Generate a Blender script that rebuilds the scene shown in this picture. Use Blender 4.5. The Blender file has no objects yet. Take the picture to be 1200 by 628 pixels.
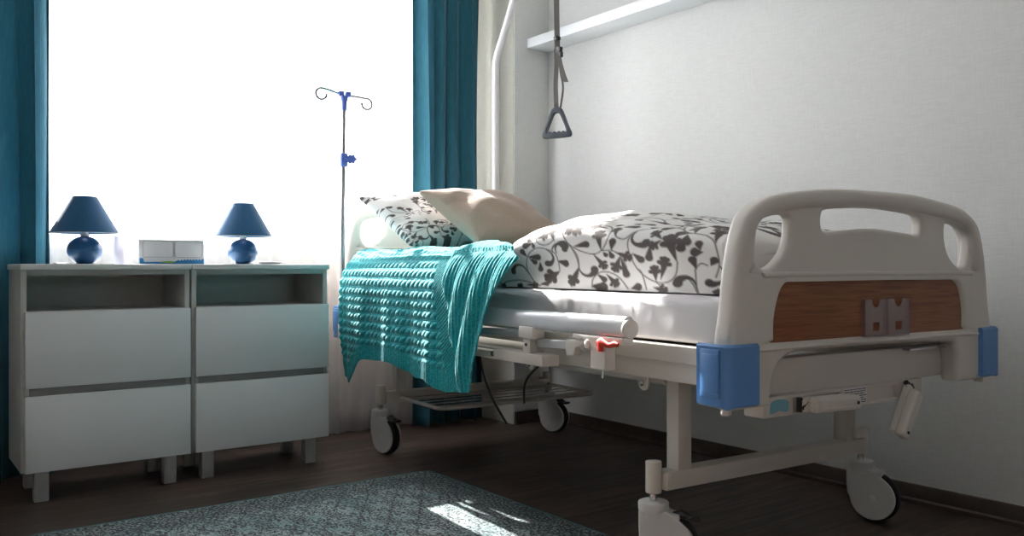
import bpy, bmesh, math, random
import numpy as np
from mathutils import Vector, Matrix
R = math.radians
PI = math.pi
random.seed(4); rng = np.random.default_rng(4)
scene = bpy.context.scene
COL = scene.collection

# ------------------------------------------------------------------ camera, sky, sun, exposure
CAM_H = 0.80
cd = bpy.data.cameras.new('camera'); cam = bpy.data.objects.new('camera', cd); COL.objects.link(cam)
cd.sensor_width = 36.0; cd.lens = 36.0 * 1010 / 1200; cd.shift_y = -2.0 / 1200
cd.clip_start = 0.02
cam.location = (0, 0, CAM_H); cam.rotation_euler = (R(90), 0, R(-36.75))
scene.camera = cam
scene.view_settings.view_transform = 'Standard'; scene.view_settings.look = 'None'
scene.view_settings.gamma = 1.0; scene.view_settings.use_curve_mapping = False
scene.view_settings.exposure = 0.75

SKY = 5.0; SUN = 37.0; SUN_TAN = 0.66; SUN_AZ = -0.055
w = bpy.data.worlds.new('sky'); scene.world = w; w.use_nodes = True
bg = w.node_tree.nodes['Background']; bg.inputs[0].default_value = (0.985, 0.985, 0.985, 1); bg.inputs[1].default_value = SKY
sl = bpy.data.lights.new('sun', 'SUN'); so = bpy.data.objects.new('sun', sl); COL.objects.link(so)
sl.energy = SUN; sl.angle = R(0.6); sl.color = (1.0, 0.97, 0.92)
so.rotation_euler = Vector((SUN_AZ, -1.0, -SUN_TAN)).to_track_quat('-Z', 'Y').to_euler()
so.location = (1.5, 8, 5)

# ------------------------------------------------------------------ materials
def new_mat(name):
    m = bpy.data.materials.new(name); m.use_nodes = True
    return m, m.node_tree, m.node_tree.nodes['Principled BSDF']
def N(nt, t, **kw):
    n = nt.nodes.new(t)
    for k, v in kw.items():
        if k in n.inputs.keys(): n.inputs[k].default_value = v
        else: setattr(n, k, v)
    return n
def L(nt, a, b): nt.links.new(a, b)
def mat(name, col, rough=0.5, var=0.04, vscale=6.0, bump=0.0, bscale=60.0, metal=0.0, spec=0.5, sheen=0.0, trans=None):
    m, nt, p = new_mat(name)
    tc = N(nt, 'ShaderNodeTexCoord')
    no = N(nt, 'ShaderNodeTexNoise'); no.inputs['Scale'].default_value = vscale; no.inputs['Detail'].default_value = 4
    L(nt, tc.outputs['Object'], no.inputs['Vector'])
    cr = N(nt, 'ShaderNodeValToRGB')
    a = [max(0, c * (1 - var)) for c in col]; b = [min(1, c * (1 + var)) for c in col]
    cr.color_ramp.elements[0].color = (*a, 1); cr.color_ramp.elements[1].color = (*b, 1)
    cr.color_ramp.elements[0].position = 0.3; cr.color_ramp.elements[1].position = 0.7
    L(nt, no.outputs['Fac'], cr.inputs['Fac']); L(nt, cr.outputs['Color'], p.inputs['Base Color'])
    p.inputs['Roughness'].default_value = rough; p.inputs['Metallic'].default_value = metal
    p.inputs['Specular IOR Level'].default_value = spec
    if sheen: p.inputs['Sheen Weight'].default_value = sheen
    if bump:
        n2 = N(nt, 'ShaderNodeTexNoise'); n2.inputs['Scale'].default_value = bscale; n2.inputs['Detail'].default_value = 3
        L(nt, tc.outputs['Object'], n2.inputs['Vector'])
        bp = N(nt, 'ShaderNodeBump'); bp.inputs['Strength'].default_value = bump; bp.inputs['Distance'].default_value = 0.004
        L(nt, n2.outputs['Fac'], bp.inputs['Height']); L(nt, bp.outputs['Normal'], p.inputs['Normal'])
    return m

def weave_mat(name, col, scale=420.0, bump=0.35, rough=0.9, var=0.10, trans=0.0, stretch=(1, 1, 1), sheen=0.2):
    """woven cloth: two crossed bands plus slub noise; trans mixes in light passing through"""
    m, nt, p = new_mat(name)
    tc = N(nt, 'ShaderNodeTexCoord'); mp = N(nt, 'ShaderNodeMapping'); mp.inputs['Scale'].default_value = stretch
    L(nt, tc.outputs['Object'], mp.inputs['Vector'])
    n1 = N(nt, 'ShaderNodeTexNoise'); n1.inputs['Scale'].default_value = scale * 0.25; n1.inputs['Detail'].default_value = 5
    L(nt, mp.outputs['Vector'], n1.inputs['Vector'])
    w1 = N(nt, 'ShaderNodeTexWave', wave_type='BANDS', bands_direction='Z'); w1.inputs['Scale'].default_value = scale / 6.28 * 0.5
    w2 = N(nt, 'ShaderNodeTexWave', wave_type='BANDS', bands_direction='X'); w2.inputs['Scale'].default_value = scale / 6.28 * 0.5
    for q in (w1, w2): q.inputs['Distortion'].default_value = 0.6; L(nt, tc.outputs['Object'], q.inputs['Vector'])
    ad = N(nt, 'ShaderNodeMath', operation='ADD'); L(nt, w1.outputs['Fac'], ad.inputs[0]); L(nt, w2.outputs['Fac'], ad.inputs[1])
    ad2 = N(nt, 'ShaderNodeMath', operation='MULTIPLY_ADD'); L(nt, n1.outputs['Fac'], ad2.inputs[0]); ad2.inputs[1].default_value = 1.6
    L(nt, ad.outputs[0], ad2.inputs[2])
    cr = N(nt, 'ShaderNodeValToRGB'); cr.color_ramp.elements[0].position = 0.3; cr.color_ramp.elements[1].position = 0.7
    cr.color_ramp.elements[0].color = (*[c * (1 - var) for c in col], 1); cr.color_ramp.elements[1].color = (*[min(1, c * (1 + var)) for c in col], 1)
    L(nt, n1.outputs['Fac'], cr.inputs['Fac']); L(nt, cr.outputs['Color'], p.inputs['Base Color'])
    p.inputs['Roughness'].default_value = rough; p.inputs['Sheen Weight'].default_value = sheen; p.inputs['Specular IOR Level'].default_value = 0.2
    bp = N(nt, 'ShaderNodeBump'); bp.inputs['Strength'].default_value = bump; bp.inputs['Distance'].default_value = 0.0015
    L(nt, ad2.outputs[0], bp.inputs['Height']); L(nt, bp.outputs['Normal'], p.inputs['Normal'])
    if trans:
        tr = N(nt, 'ShaderNodeBsdfTranslucent'); L(nt, cr.outputs['Color'], tr.inputs['Color'])
        mx = N(nt, 'ShaderNodeMixShader'); mx.inputs[0].default_value = trans
        L(nt, p.outputs[0], mx.inputs[1]); L(nt, tr.outputs[0], mx.inputs[2])
        L(nt, mx.outputs[0], nt.nodes['Material Output'].inputs['Surface'])
    return m

def wallpaper(name, col, horiz=True):
    m, nt, p = new_mat(name)
    tc = N(nt, 'ShaderNodeTexCoord')
    mp = N(nt, 'ShaderNodeMapping'); mp.inputs['Scale'].default_value = (18, 18, 380)
    mp2 = N(nt, 'ShaderNodeMapping'); mp2.inputs['Scale'].default_value = (330, 330, 20)
    L(nt, tc.outputs['Object'], mp.inputs['Vector']); L(nt, tc.outputs['Object'], mp2.inputs['Vector'])
    a = N(nt, 'ShaderNodeTexNoise'); a.inputs['Scale'].default_value = 1.0; a.inputs['Detail'].default_value = 3
    b = N(nt, 'ShaderNodeTexNoise'); b.inputs['Scale'].default_value = 1.0; b.inputs['Detail'].default_value = 3
    L(nt, mp.outputs[0], a.inputs['Vector']); L(nt, mp2.outputs[0], b.inputs['Vector'])
    mx = N(nt, 'ShaderNodeMath', operation='MULTIPLY_ADD'); L(nt, b.outputs['Fac'], mx.inputs[0]); mx.inputs[1].default_value = 0.7
    L(nt, a.outputs['Fac'], mx.inputs[2])
    cr = N(nt, 'ShaderNodeValToRGB'); cr.color_ramp.elements[0].position = 0.62; cr.color_ramp.elements[1].position = 1.08
    cr.color_ramp.elements[0].color = (*[c * 0.94 for c in col], 1); cr.color_ramp.elements[1].color = (*[min(1, c * 1.04) for c in col], 1)
    L(nt, mx.outputs[0], cr.inputs['Fac']); L(nt, cr.outputs['Color'], p.inputs['Base Color'])
    p.inputs['Roughness'].default_value = 0.7; p.inputs['Specular IOR Level'].default_value = 0.3
    bp = N(nt, 'ShaderNodeBump'); bp.inputs['Strength'].default_value = 0.30; bp.inputs['Distance'].default_value = 0.0014
    L(nt, mx.outputs[0], bp.inputs['Height']); L(nt, bp.outputs['Normal'], p.inputs['Normal'])
    return m

def wood_floor():
    m, nt, p = new_mat('dark laminate')
    tc = N(nt, 'ShaderNodeTexCoord')
    br = N(nt, 'ShaderNodeTexBrick'); br.inputs['Scale'].default_value = 1.0
    br.inputs['Brick Width'].default_value = 1.25; br.inputs['Row Height'].default_value = 0.19
    br.inputs['Mortar Size'].default_value = 0.0016; br.inputs['Mortar Smooth'].default_value = 0.4
    br.offset = 0.37
    br.inputs['Color1'].default_value = (0.046, 0.033, 0.027, 1); br.inputs['Color2'].default_value = (0.100, 0.073, 0.060, 1)
    br.inputs['Mortar'].default_value = (0.012, 0.009, 0.008, 1)
    L(nt, tc.outputs['Object'], br.inputs['Vector'])
    mp = N(nt, 'ShaderNodeMapping'); mp.inputs['Scale'].default_value = (2.2, 26, 1); L(nt, tc.outputs['Object'], mp.inputs['Vector'])
    n = N(nt, 'ShaderNodeTexNoise'); n.inputs['Scale'].default_value = 1.6; n.inputs['Detail'].default_value = 7; n.inputs['Distortion'].default_value = 0.8
    L(nt, mp.outputs[0], n.inputs['Vector'])
    cr = N(nt, 'ShaderNodeValToRGB'); cr.color_ramp.elements[0].color = (0.35, 0.33, 0.32, 1); cr.color_ramp.elements[1].color = (1.75, 1.7, 1.65, 1)
    cr.color_ramp.elements[0].position = 0.30; cr.color_ramp.elements[1].position = 0.72
    L(nt, n.outputs['Fac'], cr.inputs['Fac'])
    mu = N(nt, 'ShaderNodeMix', data_type='RGBA', blend_type='MULTIPLY'); mu.inputs[0].default_value = 1.0
    L(nt, br.outputs['Color'], mu.inputs[6]); L(nt, cr.outputs['Color'], mu.inputs[7]); L(nt, mu.outputs[2], p.inputs['Base Color'])
    p.inputs['Roughness'].default_value = 0.42; p.inputs['Specular IOR Level'].default_value = 0.4
    bp = N(nt, 'ShaderNodeBump'); bp.inputs['Strength'].default_value = 0.25; bp.inputs['Distance'].default_value = 0.002
    L(nt, n.outputs['Fac'], bp.inputs['Height']); L(nt, bp.outputs['Normal'], p.inputs['Normal'])
    return m

def wood_panel_mat():
    m, nt, p = new_mat('red brown wood grain')
    tc = N(nt, 'ShaderNodeTexCoord'); mp = N(nt, 'ShaderNodeMapping'); mp.inputs['Scale'].default_value = (3, 1, 80)
    L(nt, tc.outputs['Object'], mp.inputs['Vector'])
    n = N(nt, 'ShaderNodeTexNoise'); n.inputs['Scale'].default_value = 2.0; n.inputs['Detail'].default_value = 6; n.inputs['Distortion'].default_value = 1.2
    L(nt, mp.outputs[0], n.inputs['Vector'])
    cr = N(nt, 'ShaderNodeValToRGB'); cr.color_ramp.elements[0].color = (0.165, 0.052, 0.018, 1); cr.color_ramp.elements[1].color = (0.29, 0.102, 0.038, 1)
    cr.color_ramp.elements[0].position = 0.32; cr.color_ramp.elements[1].position = 0.62
    L(nt, n.outputs['Fac'], cr.inputs['Fac']); L(nt, cr.outputs['Color'], p.inputs['Base Color'])
    p.inputs['Roughness'].default_value = 0.38
    return m

def rug_mat():
    m, nt, p = new_mat('faded teal rug')
    tc = N(nt, 'ShaderNodeTexCoord'); sp = N(nt, 'ShaderNodeSeparateXYZ'); L(nt, tc.outputs['Object'], sp.inputs[0])
    def math_(op, a, b=None, c=None):
        q = N(nt, 'ShaderNodeMath', operation=op)
        for i, v in enumerate((a, b, c)):
            if v is None: continue
            if isinstance(v, (int, float)): q.inputs[i].default_value = v
            else: L(nt, v, q.inputs[i])
        return q.outputs[0]
    # mirrored lattice cells
    px_ = math_('PINGPONG', sp.outputs[0], 0.055); py_ = math_('PINGPONG', sp.outputs[1], 0.085)
    cb = N(nt, 'ShaderNodeCombineXYZ'); L(nt, px_, cb.inputs[0]); L(nt, py_, cb.inputs[1])
    vo = N(nt, 'ShaderNodeTexVoronoi', feature='F1'); vo.inputs['Scale'].default_value = 62; L(nt, cb.outputs[0], vo.inputs['Vector'])
    no = N(nt, 'ShaderNodeTexNoise'); no.inputs['Scale'].default_value = 60; no.inputs['Detail'].default_value = 1.0; L(nt, cb.outputs[0], no.inputs['Vector'])
    a = math_('ABSOLUTE', math_('SUBTRACT', math_('ADD', math_('DIVIDE', px_, 0.055), math_('DIVIDE', py_, 0.085)), 1.0))
    line = math_('LESS_THAN', a, 0.09)
    curl = math_('LESS_THAN', math_('ABSOLUTE', math_('SUBTRACT', no.outputs['Fac'], 0.5)), 0.075)
    dots = math_('LESS_THAN', vo.outputs['Distance'], 0.38)
    pat = math_('MAXIMUM', math_('MAXIMUM', line, curl), math_('MULTIPLY', dots, 0.8))
    # wear
    wn = N(nt, 'ShaderNodeTexNoise'); wn.inputs['Scale'].default_value = 110; wn.inputs['Detail'].default_value = 4; L(nt, tc.outputs['Object'], wn.inputs['Vector'])
    wear = N(nt, 'ShaderNodeMapRange'); L(nt, wn.outputs['Fac'], wear.inputs[0]); wear.inputs[1].default_value = 0.38; wear.inputs[2].default_value = 0.52
    pat2 = math_('MULTIPLY', pat, wear.outputs[0])
    wn2 = N(nt, 'ShaderNodeTexNoise'); wn2.inputs['Scale'].default_value = 5; wn2.inputs['Detail'].default_value = 5; L(nt, tc.outputs['Object'], wn2.inputs['Vector'])
    base = N(nt, 'ShaderNodeValToRGB'); base.color_ramp.elements[0].color = (0.17, 0.26, 0.27, 1); base.color_ramp.elements[1].color = (0.33, 0.40, 0.40, 1)
    base.color_ramp.elements[0].position = 0.35; base.color_ramp.elements[1].position = 0.65; L(nt, wn2.outputs['Fac'], base.inputs['Fac'])
    # darker outer band
    bx = math_('SUBTRACT', 1.0, math_('ABSOLUTE', sp.outputs[0]))
    by = math_('SUBTRACT', 0.585, math_('ABSOLUTE', sp.outputs[1]))
    e = math_('MINIMUM', bx, by)
    band = math_('MULTIPLY', math_('LESS_THAN', e, 0.17), math_('GREATER_THAN', wn.outputs['Fac'], 0.47))
    pat3 = math_('MAXIMUM', pat2, math_('MULTIPLY', band, 0.8))
    rim = math_('LESS_THAN', e, 0.012)
    mx = N(nt, 'ShaderNodeMix', data_type='RGBA'); L(nt, pat3, mx.inputs[0]); L(nt, base.outputs[0], mx.inputs[6]); mx.inputs[7].default_value = (0.045, 0.042, 0.045, 1)
    m2 = N(nt, 'ShaderNodeMix', data_type='RGBA'); L(nt, rim, m2.inputs[0]); L(nt, mx.outputs[2], m2.inputs[6]); m2.inputs[7].default_value = (0.10, 0.22, 0.24, 1)
    L(nt, m2.outputs[2], p.inputs['Base Color']); p.inputs['Roughness'].default_value = 0.95; p.inputs['Specular IOR Level'].default_value = 0.15
    bp = N(nt, 'ShaderNodeBump'); bp.inputs['Strength'].default_value = 0.6; bp.inputs['Distance'].default_value = 0.003
    L(nt, wn.outputs['Fac'], bp.inputs['Height']); L(nt, bp.outputs['Normal'], p.inputs['Normal'])
    return m

def printed_cloth():
    """white cotton with a grey-brown print read from the 'ink' attribute"""
    m, nt, p = new_mat('white cotton with vine print')
    at = N(nt, 'ShaderNodeAttribute', attribute_name='ink')
    tc = N(nt, 'ShaderNodeTexCoord'); n = N(nt, 'ShaderNodeTexNoise'); n.inputs['Scale'].default_value = 300; L(nt, tc.outputs['Object'], n.inputs['Vector'])
    mx = N(nt, 'ShaderNodeMix', data_type='RGBA'); L(nt, at.outputs['Fac'], mx.inputs[0])
    mx.inputs[6].default_value = (0.80, 0.79, 0.77, 1); mx.inputs[7].default_value = (0.105, 0.090, 0.088, 1)
    L(nt, mx.outputs[2], p.inputs['Base Color']); p.inputs['Roughness'].default_value = 0.85; p.inputs['Specular IOR Level'].default_value = 0.25
    bp = N(nt, 'ShaderNodeBump'); bp.inputs['Strength'].default_value = 0.15; bp.inputs['Distance'].default_value = 0.001
    L(nt, n.outputs['Fac'], bp.inputs['Height']); L(nt, bp.outputs['Normal'], p.inputs['Normal'])
    return m

def knit_mat():
    m, nt, p = new_mat('teal knitted wool')
    tc = N(nt, 'ShaderNodeTexCoord'); n = N(nt, 'ShaderNodeTexNoise'); n.inputs['Scale'].default_value = 160; n.inputs['Detail'].default_value = 4
    L(nt, tc.outputs['Object'], n.inputs['Vector'])
    cr = N(nt, 'ShaderNodeValToRGB'); cr.color_ramp.elements[0].color = (0.0, 0.195, 0.225, 1); cr.color_ramp.elements[1].color = (0.012, 0.43, 0.465, 1)
    cr.color_ramp.elements[0].position = 0.3; cr.color_ramp.elements[1].position = 0.7
    L(nt, n.outputs['Fac'], cr.inputs['Fac']); L(nt, cr.outputs[0], p.inputs['Base Color'])
    p.inputs['Roughness'].default_value = 0.9; p.inputs['Sheen Weight'].default_value = 0.22; p.inputs['Specular IOR Level'].default_value = 0.25
    bp = N(nt, 'ShaderNodeBump'); bp.inputs['Strength'].default_value = 0.6; bp.inputs['Distance'].default_value = 0.002
    L(nt, n.outputs['Fac'], bp.inputs['Height']); L(nt, bp.outputs['Normal'], p.inputs['Normal'])
    return m

def sheer_mat():
    m, nt, p = new_mat('sheer white voile')
    nt.nodes.remove(p)
    tc = N(nt, 'ShaderNodeTexCoord'); n = N(nt, 'ShaderNodeTexNoise'); n.inputs['Scale'].default_value = 40; L(nt, tc.outputs['Object'], n.inputs['Vector'])
    cr = N(nt, 'ShaderNodeValToRGB'); cr.color_ramp.elements[0].color = (0.80, 0.80, 0.86, 1); cr.color_ramp.elements[1].color = (0.88, 0.87, 0.92, 1)
    L(nt, n.outputs['Fac'], cr.inputs['Fac'])
    tr = N(nt, 'ShaderNodeBsdfTransparent'); tl = N(nt, 'ShaderNodeBsdfTranslucent'); df = N(nt, 'ShaderNodeBsdfDiffuse')
    L(nt, cr.outputs[0], tl.inputs[0]); L(nt, cr.outputs[0], df.inputs[0])
    a = N(nt, 'ShaderNodeMixShader'); a.inputs[0].default_value = 0.55; L(nt, df.outputs[0], a.inputs[1]); L(nt, tl.outputs[0], a.inputs[2])
    b = N(nt, 'ShaderNodeMixShader'); b.inputs[0].default_value = 0.48; L(nt, a.outputs[0], b.inputs[1]); L(nt, tr.outputs[0], b.inputs[2])
    L(nt, b.outputs[0], nt.nodes['Material Output'].inputs['Surface'])
    return m

def clear_mat(name, tint=(1, 1, 1), gloss=0.10, rough=0.05, diffuse=0.0, dcol=(.8, .8, .8)):
    m, nt, p = new_mat(name)
    nt.nodes.remove(p)
    tr = N(nt, 'ShaderNodeBsdfTransparent'); tr.inputs[0].default_value = (*tint, 1)
    gl = N(nt, 'ShaderNodeBsdfGlossy'); gl.inputs['Roughness'].default_value = rough
    fr = N(nt, 'ShaderNodeFresnel'); fr.inputs[0].default_value = 1.45
    ad = N(nt, 'ShaderNodeMath', operation='MULTIPLY_ADD'); L(nt, fr.outputs[0], ad.inputs[0]); ad.inputs[1].default_value = 0.6; ad.inputs[2].default_value = gloss * 0.2
    mx = N(nt, 'ShaderNodeMixShader'); L(nt, ad.outputs[0], mx.inputs[0]); L(nt, tr.outputs[0], mx.inputs[1]); L(nt, gl.outputs[0], mx.inputs[2])
    out = mx.outputs[0]
    if diffuse:
        df = N(nt, 'ShaderNodeBsdfDiffuse'); df.inputs[0].default_value = (*dcol, 1)
        m2 = N(nt, 'ShaderNodeMixShader'); m2.inputs[0].default_value = diffuse; L(nt, out, m2.inputs[1]); L(nt, df.outputs[0], m2.inputs[2]); out = m2.outputs[0]
    L(nt, out, nt.nodes['Material Output'].inputs['Surface'])
    return m

M = dict(
    wall=wallpaper('pale grey textured wallpaper', (0.68, 0.69, 0.675)),
    jamb=wallpaper('beige painted wallpaper', (0.60, 0.59, 0.52)),
    plain=mat('plain room wall', (0.76, 0.74, 0.72), 0.8, 0.02, 2),
    ceil=mat('white ceiling paint', (0.84, 0.84, 0.83), 0.8, 0.02, 2),
    floor=wood_floor(), skirting=mat('dark brown skirting', (0.060, 0.043, 0.036), 0.5, 0.3, 14),
    frame=mat('white window plastic', (0.8, 0.8, 0.8), 0.35, 0.02), glass=clear_mat('window glass'),
    sheer=sheer_mat(), curtain=weave_mat('teal curtain cloth', (0.034, 0.155, 0.215), 500, 0.2, 0.85, 0.10, 0.22, (1, 1, .15)),
    shelf=mat('white lacquer shelf', (0.80, 0.83, 0.85), 0.4, 0.01, 3),
    cab=mat('white laminate front', (0.74, 0.755, 0.76), 0.55, 0.015, 4), cab_body=mat('grey laminate carcass', (0.50, 0.50, 0.475), 0.55, 0.03, 20),
    cab_top=mat('white laminate top', (0.66, 0.69, 0.68), 0.3, 0.02, 5), rail=mat('grey drawer channel', (0.27, 0.265, 0.26), 0.45, 0.03, 30),
    alu=mat('brushed aluminium leg', (0.42, 0.42, 0.41), 0.45, 0.05, 30, metal=0.3),
    navy=weave_mat('navy blue lampshade', (0.018, 0.098, 0.215), 700, 0.2, 0.8, 0.05, 0.12), navy_gloss=mat('blue ceramic', (0.020, 0.095, 0.235), 0.32, 0.06, 8),
    neck=mat('white lamp socket', (0.7, 0.7, 0.7), 0.4), cord=mat('white lamp cord', (0.5, 0.5, 0.5), 0.5),
    beige=mat('beige bed plastic', (0.67, 0.635, 0.58), 0.40, 0.015, 3), beige_metal=mat('beige lacquered steel', (0.61, 0.572, 0.515), 0.38, 0.02, 4),
    wood=wood_panel_mat(), blue=mat('blue bumper plastic', (0.105, 0.265, 0.58), 0.40, 0.05, 4, bump=0.25, bscale=35),
    silver=mat('anodised aluminium rail', (0.70, 0.72, 0.75), 0.33, 0.02, 5, metal=0.35), steel=mat('bright steel', (0.62, 0.62, 0.62), 0.22, 0.03, 20, metal=0.95),
    red=mat('red plastic lever', (0.62, 0.045, 0.025), 0.4), caster=mat('white caster shell', (0.56, 0.56, 0.545), 0.38, 0.02, 6),
    tyre=mat('black rubber tyre', (0.015, 0.015, 0.017), 0.6), black=mat('black plastic', (0.02, 0.02, 0.022), 0.45),
    rack=mat('grey lacquered rack steel', (0.50, 0.465, 0.43), 0.45), clear=clear_mat('clear card holder plastic', (0.95, 0.90, 0.92), 0.3, 0.15, 0.15, (0.50, 0.38, 0.36)),
    sticker=mat('pale blue sticker', (0.18, 0.42, 0.52), 0.5), paper=mat('white paper label', (0.66, 0.66, 0.66), 0.6), ink=mat('grey print', (0.12, 0.12, 0.13), 0.7),
    sheet=mat('white sheet', (0.70, 0.685, 0.70), 0.85, 0.02, 5, bump=0.25, bscale=9), print_=printed_cloth(),
    taupe=weave_mat('taupe cotton', (0.32, 0.245, 0.195), 600, 0.25, 0.9, 0.06), knit=knit_mat(), rug=rug_mat(),
    poleblue=mat('violet blue clamp plastic', (0.10, 0.155, 0.52), 0.4), pole=mat('steel drip pole', (0.42, 0.42, 0.44), 0.25, 0.03, 10, metal=0.8),
    white_pole=mat('white lacquered tube', (0.72, 0.71, 0.72), 0.35, 0.01), strap=weave_mat('grey nylon strap', (0.16, 0.147, 0.14), 900, 0.3, 0.8, 0.06),
    grip=mat('slate grey grip plastic', (0.045, 0.055, 0.07), 0.45, 0.05), box=mat('white card box', (0.72, 0.72, 0.75), 0.6), boxline=mat('faint grey moulding', (0.50, 0.49, 0.50), 0.6),
    band=mat('bright blue band', (0.030, 0.22, 0.50), 0.5), green=mat('lime green mark', (0.22, 0.42, 0.05), 0.5),
    jar=clear_mat('frosted jar glass', (0.93, 0.92, 0.95), 0.5, 0.2, 0.40, (0.62, 0.62, 0.70)), wax=mat('pale pink wax', (0.66, 0.50, 0.53), 0.6), dish=mat('white porcelain', (0.75, 0.75, 0.77), 0.2),
)

# ------------------------------------------------------------------ mesh helpers
def finish(o, smooth=True, ang=35):
    me = o.data
    if smooth:
        me.polygons.foreach_set('use_smooth', [True] * len(me.polygons))
        if ang: me.set_sharp_from_angle(angle=R(ang))
    return o
def link(name, me, m, parent=None, smooth=True, ang=35):
    o = bpy.data.objects.new(name, me); COL.objects.link(o)
    if m is not None: me.materials.append(m)
    if parent is not None: o.parent = parent
    return finish(o, smooth, ang)
def empty(name, loc=(0, 0, 0), rz=0.0):
    o = bpy.data.objects.new(name, None); COL.objects.link(o); o.location = loc; o.rotation_euler = (0, 0, rz); o.empty_display_size = 0.1
    return o
def tag(o, label=None, cat=None, group=None, kind=None):
    if label: o['label'] = label
    if cat: o['category'] = cat
    if group: o['group'] = group
    if kind: o['kind'] = kind
    return o

class MB:
    def __init__(s): s.bm = bmesh.new()
    def _merge(s, b):
        me = bpy.data.meshes.new('t'); b.to_mesh(me); b.free(); s.bm.from_mesh(me); bpy.data.meshes.remove(me)
    def box(s, lo, hi, bev=0.0, rot=None, seg=2):
        b = bmesh.new(); lo = Vector(lo); hi = Vector(hi); c = (lo + hi) / 2; d = hi - lo
        bmesh.ops.create_cube(b, size=1.0, matrix=Matrix.Diagonal((*d, 1)))
        if bev: bmesh.ops.bevel(b, geom=b.edges[:], offset=min(bev, min(d) * 0.45), segments=seg, profile=0.5, affect='EDGES')
        if rot is not None: b.transform(rot.to_4x4())
        b.transform(Matrix.Translation(c)); s._merge(b); return s
    def cyl(s, a, c, r, r2=None, seg=24, bev=0.0):
        a = Vector(a); c = Vector(c); d = c - a; L_ = d.length
        b = bmesh.new(); bmesh.ops.create_cone(b, cap_ends=True, segments=seg, radius1=r, radius2=r if r2 is None else r2, depth=L_)
        if bev:
            es = [e for e in b.edges if any(len(f.verts) > 4 for f in e.link_faces)]
            bmesh.ops.bevel(b, geom=es, offset=bev, segments=2, profile=0.5, affect='EDGES')
        q = d.to_track_quat('Z', 'Y'); b.transform(Matrix.Translation((a + c) / 2) @ q.to_matrix().to_4x4()); s._merge(b); return s
    def tube(s, pts, r, seg=14, closed=False, flat=1.0):
        pts = [Vector(p) for p in pts]; n = len(pts); rings = []
        up = None
        rr = r if isinstance(r, (list, tuple)) else [r] * n
        for i in range(n):
            a = pts[(i - 1) % n] if (closed or i > 0) else pts[i]; c = pts[(i + 1) % n] if (closed or i < n - 1) else pts[i]
            t = (c - a).normalized()
            if up is None:
                up = Vector((0, 0, 1)) if abs(t.z) < 0.9 else Vector((1, 0, 0))
                up = (up - t * up.dot(t)).normalized()
            else: up = (up - t * up.dot(t)).normalized()
            sd = t.cross(up)
            rings.append([s.bm.verts.new(pts[i] + (up * math.cos(2 * PI * k / seg) + sd * flat * math.sin(2 * PI * k / seg)) * rr[i]) for k in range(seg)])
        m = n if closed else n - 1
        for i in range(m):
            A, B = rings[i], rings[(i + 1) % n]
            for k in range(seg): s.bm.faces.new((A[k], A[(k + 1) % seg], B[(k + 1) % seg], B[k]))
        if not closed:
            s.bm.faces.new(rings[0][::-1]); s.bm.faces.new(rings[-1])
        return s
    def lathe(s, prof, center=(0, 0, 0), seg=40):
        c = Vector(center); rings = []
        for r_, z in prof:
            rings.append([s.bm.verts.new(c + Vector((r_ * math.cos(2 * PI * k / seg), r_ * math.sin(2 * PI * k / seg), z))) for k in range(seg)])
        for i in range(len(rings) - 1):
            A, B = rings[i], rings[i + 1]
            for k in range(seg): s.bm.faces.new((A[k], A[(k + 1) % seg], B[(k + 1) % seg], B[k]))
        s.bm.faces.new(rings[0][::-1]); s.bm.faces.new(rings[-1]); return s
    def plate(s, loops, th, bev, T=Matrix.Identity(4), offset=True):
        """closed outlines (outer first, holes after) in XY, thickness along Z, rounded rims; placed by T"""
        me = plate_mesh(loops, th, bev, offset); me.transform(T); s.bm.from_mesh(me); bpy.data.meshes.remove(me); return s
    def build(s, name, m, parent=None, smooth=True, ang=35):
        bmesh.ops.recalc_face_normals(s.bm, faces=s.bm.faces)
        me = bpy.data.meshes.new(name); s.bm.to_mesh(me); s.bm.free()
        return link(name, me, m, parent, smooth, ang)

def plate_mesh(loops, th, bev, offset=True):
    cu = bpy.data.curves.new('c', 'CURVE'); cu.dimensions = '2D'; cu.fill_mode = 'BOTH'
    for lp in loops:
        sp = cu.splines.new('POLY'); sp.points.add(len(lp) - 1)
        for i, (x, y) in enumerate(lp): sp.points[i].co = (x, y, 0, 1)
        sp.use_cyclic_u = True
    cu.extrude = max(th / 2 - bev, 0.0001); cu.bevel_depth = bev; cu.bevel_resolution = 4
    if offset: cu.offset = -bev
    o = bpy.data.objects.new('c', cu)
    me = bpy.data.meshes.new_from_object(o); bpy.data.objects.remove(o); bpy.data.curves.remove(cu)
    bm = bmesh.new(); bm.from_mesh(me); bmesh.ops.remove_doubles(bm, verts=bm.verts, dist=1e-5); bm.to_mesh(me); bm.free()
    me.materials.clear()
    return me

def smooth_loop(pts, n=6, closed=True):
    out = []; m = len(pts)
    rng_ = range(m) if closed else range(m - 1)
    for i in rng_:
        if closed: p0, p1, p2, p3 = (pts[(i + k) % m] for k in (-1, 0, 1, 2))
        else: p0, p1, p2, p3 = pts[max(i - 1, 0)], pts[i], pts[i + 1], pts[min(i + 2, m - 1)]
        for k in range(n):
            t = k / n
            out.append(tuple(0.5 * ((2 * b) + (-a + c) * t + (2 * a - 5 * b + 4 * c - d) * t * t + (-a + 3 * b - 3 * c + d) * t ** 3) for a, b, c, d in zip(p0, p1, p2, p3)))
    if not closed: out.append(tuple(pts[-1]))
    return out
def rrect(x0, y0, x1, y1, r, n=6):
    o = []
    for cx, cy, a in ((x1 - r, y1 - r, 0), (x0 + r, y1 - r, 90), (x0 + r, y0 + r, 180), (x1 - r, y0 + r, 270)):
        for k in range(n + 1): t = R(a + 90 * k / n); o.append((cx + r * math.cos(t), cy + r * math.sin(t)))
    return o
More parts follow.
